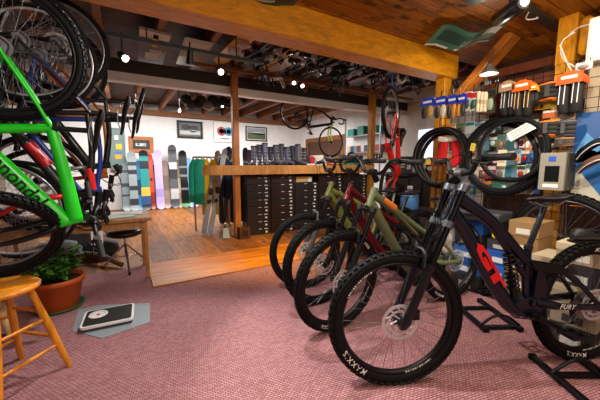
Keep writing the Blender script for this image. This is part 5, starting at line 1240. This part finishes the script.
# blue posters at the right edge
def wallposter(px0, px1, py0, py1, base, shapes, lb):
    y, z, w_, h_ = spot_on(px0, px1, py0, py1, GX-.02); o = empty('wall_poster', (GX-.02, y, z)); tag(o, lb, 'poster')
    MB().box((0, 0, 0), (.006, w_, h_)).build('sheet', mat(base, .4), o); 
    for (pts, cc) in shapes: MB().prism([(a_*w_/2, b_*h_/2) for a_, b_ in pts], .003, Matrix(((0, 0, 1, -.005), (-1, 0, 0, 0), (0, 1, 0, 0), (0, 0, 0, 1)))).build('print', mat(cc, .4), o)
wallposter(574, 612, 112, 162, '#164a88', [([(-1, -1), (-.3, .2), (.2, -.2), (.6, .5), (1, .1), (1, -1)], '#4a86bc'), ([(-1, -1), (-.5, -.4), (.3, -.6), (1, -.3), (1, -1)], '#123c70')], 'blue mountain poster at the right edge behind the tyres')
wallposter(573, 612, 163, 208, '#1f62a4', [([(-1, -.95), (-1, .95), (.9, -.95)], '#bab8a8'), ([(-1, -1), (-1, -.8), (1, -.8), (1, -1)], '#c86a28')], 'white and blue poster with diagonal edge below the mountain poster')
for k, (x0, y0, x1, y1, lb) in enumerate(((578, 158, 602, 146, 'black tyre lying over the posters, upper of the two'), (578, 172, 604, 163, 'brown tyre lying over the posters, lower of the two'))):
    a = on_x(x0, y0, GX-.12); b = on_x(x1+8, y1-3, GX-.12); o = empty('spare_tyre', a); tag(o, lb, 'tyre')
    MB().tube(catmull([(0, 0, 0), (b-a)*.3+Vector((-.04, 0, .03)), (b-a)*.7+Vector((-.05, 0, .04)), (b-a)]), [.02]*6+[.03]*12+[.03], 12).build('tread', RUB if k == 0 else mat('#5a3c2a', .7), o)
    MB().tube(catmull([(-.03, 0, -.012), (b-a)*.3+Vector((-.07, 0, .018)), (b-a)*.7+Vector((-.08, 0, .028)), (b-a)+Vector((-.03, 0, -.01))]), .004, 6).build('stripe', mat('#c8ccd0', .5), o)
# big wheel on the lower grid and a seat-like curve in front
wx = Matrix.Rotation(math.pi/2, 4, 'Z'); c = on_x(563, 240, GX-.16)
o = empty('spare_wheel', c); tag(o, 'large spare bicycle wheel with wide tyre leaning on the grid behind the saddle', 'wheel')
c2 = make_wheel('rim', o, .385, .062, 54, mat('#4c4f55', .3, .8), wx, True, 28, False)
c = on_x(510, 247, GX-.16)
o = empty('spare_wheel', c); tag(o, 'small knobbly spare wheel leaning below the tyre hoops', 'wheel')
make_wheel('rim', o, .30, .055, 44, BLK, wx, True, 24, False)
# cartons stacked along the grid
def carton(x0, y0, z0, sx, sy, sz, cc, lb, lid=None, lab=None, rot=0, grp='cartons stacked along the grid wall', name='goods_carton'):
    o = empty(name, (x0, y0, z0+.001), rot); tag(o, lb, 'box', grp)
    MB().bx(-sx/2, sx/2, -sy/2, sy/2, 0, sz-.001).build('carton', mat(cc, .6), o, .003)
    if lid: MB().bx(-sx/2-.004, sx/2+.004, -sy/2-.004, sy/2+.004, sz*.62, sz+.002).build('lid', mat(lid, .6), o, .003)
    if lab:
        MB().box((-sx/2-.003, 0, sz*.35), (.004, sy*.45, sz*.36)).build('side_label', mat(lab, .5), o)
    return o
def col(px, X, items, sx, sy, rot=0):
    """a stack on the floor: px is the photo column its middle stands in"""
    y = on_x(px, 250, X).y; z = 0
    for (h_, cc, lid, lab, lb) in items:
        carton(X, y, z, sx, sy, h_, cc, lb, lid, lab, rot); z += h_+.004
BR, CRM, BLU, DK = '#75573a', '#a89c84', '#1a4e9c', '#26282c'
col(474, 2.98, [(.16, DK, None, '#c8c8c8', 'dark carton at the floor under the blue cartons'), (.14, BLU, None, '#e0e4ea', 'blue carton second from the floor below the grey case'), (.13, '#2a74d0', None, '#e8ecf0', 'bright blue carton in the middle of the blue stack'), (.12, '#20222a', None, '#a0a4a8', 'black carton between blue cartons'), (.13, BLU, '#174a9c', None, 'blue lidded carton under the grey case')], .26, .26)
col(505, 2.98, [(.18, '#3a2c22', None, None, 'dark brown carton at the floor left of the brown stack'), (.14, '#2468c4', None, '#dfe4ea', 'blue carton with white label left of the brown stack'), (.13, '#1c56b4', None, '#dfe4ea', 'second blue carton left of the brown stack'), (.09, '#33363c', None, '#b8bcc0', 'flat charcoal carton under the yellow packet')], .24, .2)
col(529, 2.98, [(.16, BR, None, '#d8d4c8', 'brown carton at the floor behind the rear wheel'), (.16, '#94805c', None, '#e8e4d8', 'buff carton above the floor one in the brown stack'), (.15, '#a4845a', None, '#e8e4d8', 'mid brown carton in the brown stack'), (.14, '#8f7048', None, '#e8e6dc', 'brown carton with white label under the top one of its stack'), (.13, '#997a50', None, '#e0dccf', 'top brown carton of the stack behind the seat post'), ], .28, .22)
col(556, 2.86, [(.14, '#4a4038', None, '#d0ccc0', 'dark carton at the floor in the shoe box stack'), (.13, '#8e8268', '#a89e86', '#e8e4da', 'beige lidded box second from the floor'), (.13, '#6a7a3c', None, '#e8e8dc', 'olive green box in the shoe box stack'), (.12, '#a0947a', '#b8ac90', '#4a3a30', 'beige box with dark label under the top pair')], .28, .2)
col(588, 2.66, [(.15, '#2a2a2c', None, '#c8c8c4', 'black carton at the floor by the rear wheel'), (.14, '#988e78', '#b0a68e', '#3a3a3c', 'beige lidded box above the black carton'), (.13, '#a89e86', '#bcb298', '#b08a50', 'cream box in the middle of the right stack'), (.14, '#2c2830', None, '#d8d8d4', 'dark purple box with white label near the top of the right stack'), (.13, '#a89a7c', '#cabda0', '#e8e4d8', 'wide beige shoe box on top of the right stack')], .30, .24)
# black shoe on the top box
yb = on_x(588, 250, 2.66).y
o = empty('cycling_shoe', (2.66, yb, .69+.022), R_(-25)); tag(o, 'black shoe lying on top of the beige shoe box at the right', 'shoe')
rings = []
for (x, hw, hh) in ((-.13, .02, .05), (-.11, .036, .085), (-.04, .04, .08), (.03, .042, .055), (.09, .045, .042), (.13, .03, .03)):
    rings.append([Vector((x, hw*math.cos(t), .01+hh*(.5+.5*math.sin(t)))) for t in [2*math.pi*q/14 for q in range(14)]])
MB().loft(rings).build('upper', mat('#1a1b1e', .5), o); MB().prism([(-.13, -.03), (0, -.035), (.1, -.045), (.135, 0), (.1, .045), (0, .035), (-.13, .03)], .012, Matrix.Translation((0, 0, .008))).build('sole', RUB, o)
MB().box((.02, 0, .075), (.05, .07, .012)).build('strap', DKM, o, .004)
# grey case, yellow packet on the blue stacks
yb = on_x(476, 250, 2.98).y
o = empty('tool_case', (2.96, yb-.02, .70), R_(4)); tag(o, 'long dark grey case lying on the blue cartons', 'case')
MB().box((0, 0, .045), (.30, .46, .09)).build('case_body', mat('#3f4348', .45), o, .015, 2); MB().box((-.152, 0, .05), (.006, .09, .02)).build('latch', STEEL, o); MB().tube(catmull([(-.15, -.07, .06), (-.19, -.05, .06), (-.19, .05, .06), (-.15, .07, .06)]), .008, 6).build('handle', BLK, o)
yb = on_x(505, 250, 2.98).y
o = empty('bright_packet', (2.92, yb, .56), R_(10)); tag(o, 'yellow and blue packet on the stack left of the brown cartons', 'packet')
MB().box((0, 0, .03), (.12, .15, .06)).build('pouch', mat('#e0d81c', .5), o, .02, 2); MB().box((0, 0, .03), (.124, .05, .062)).build('blue_band', mat('#1c50b8', .5), o, .02, 2)
# pale figure-like bundle and saddle goods between the bikes
p = on_x(452, 235, 2.96); lump('white_cloth_bag', (2.98, p.y+.04, 0), (.12, .12, .30), '#b8b0a8', 'pale cloth bag standing behind the fork of the nearest bike', 'bag', 9)
p = on_x(412, 200, 3.4)
jr = empty('water_jug', (3.35, p.y, .62)); tag(jr, 'pale blue round jug behind the handlebars of the sage bike', 'jug')
MB().lathe([(0, 0), (.10, 0), (.12, .02), (.12, .16), (.10, .22), (.03, .26), (.03, .30), (0, .30)], axis='z', n=24).build('jug_body', mat('#4f86c4', .2), jr); MB().lathe([(.034, .28), (.034, .32), (0, .32)], axis='z', n=16).build('jug_cap', WHT, jr)
dk = empty('side_cabinet', (3.5, p.y, 0)); tag(dk, 'dark low cabinet beyond the end of the wire grid', 'cabinet')
MB().bx(-.3, .3, -.35, .35, .0, .615).build('cabinet_body', mat('#2a2220', .6, 0, 'wood'), dk, .004)
for s_ in (-1, 1):
    d = MB().bx(-.315, -.301, s_*.17-.16, s_*.17+.16, .03, .60).build('door', mat('#33292a', .5, 0, 'wood'), dk, .003); MB().ball((-.33, s_*.04, .35), .014, 8).build('knob', STEEL, d)
ya, yb = on_x(385, 200, 4.6).y, on_x(437, 200, 4.6).y
rkc = empty('display_cabinet', (4.6, (ya+yb)/2, 0)); tag(rkc, 'long black cabinet beyond the row of bikes, left of the wire grid', 'cabinet'); hy = abs(ya-yb)/2
MB().bx(0, .38, -hy, hy, 0, 1.05).build('cabinet_body', mat('#1c191a', .5, 0, 'wood'), rkc, .005)
MB().bx(-.02, .4, -hy-.02, hy+.02, 1.052, 1.08).build('worktop', mat('#3a2c22', .5, 0, 'wood'), rkc, .004)
for k in range(4):
    y0 = -hy+2*hy*k/4
    d = MB().bx(-.018, -.001, y0+.01, y0+2*hy/4-.01, .06, 1.03).build('door', mat('#231e20', .45, 0, 'wood'), rkc, .003); MB().tube([(-.03, y0+.05, .6), (-.03, y0+.05, .8)], .006, 6).build('door_handle', STEEL, d)
for k, (cc, nm, h_, sy) in enumerate((('#8c1f24', 'red', .16, .2), ('#2a2c30', 'black', .26, .22), ('#b8bcc0', 'pale grey', .12, .2), ('#27456e', 'blue', .2, .16), ('#3a3c40', 'charcoal', .3, .2), ('#a87c48', 'tan', .14, .2))):
    y0 = (ya+yb)/2-hy+.2+(2*hy-.4)*k/5
    o = empty('goods_carton', (4.78, y0, 1.081)); tag(o, '%s carton on the long black cabinet beyond the bikes' % nm, 'box', 'cartons on the black cabinet')
    MB().bx(-.12, .12, -sy/2, sy/2, 0, h_).build('carton', mat(cc, .5), o, .004); MB().bx(-.123, -.121, -sy*.3, sy*.3, h_*.3, h_*.7).build('side_label', WHT, o)
# white window opening and monitor on the far right wall
a = on_x(417, 130, 5.8); b = on_x(437, 162, 5.8)
W = empty('window_1', (5.895, (a.y+b.y)/2, (a.z+b.z)/2)); struct(W); hy, hz = abs(a.y-b.y)/2, abs(a.z-b.z)/2
MB().bx(-.03, 0, -hy, hy, -hz, hz).build('window_pane', emis('#dce8ff', 1.2), W)
MB().bx(-.05, 0, -hy-.05, hy+.05, hz, hz+.05).bx(-.05, 0, -hy-.05, hy+.05, -hz-.05, -hz).bx(-.05, 0, -hy-.05, -hy, -hz, hz).bx(-.05, 0, hy, hy+.05, -hz, hz).build('window_frame', WHT, W)
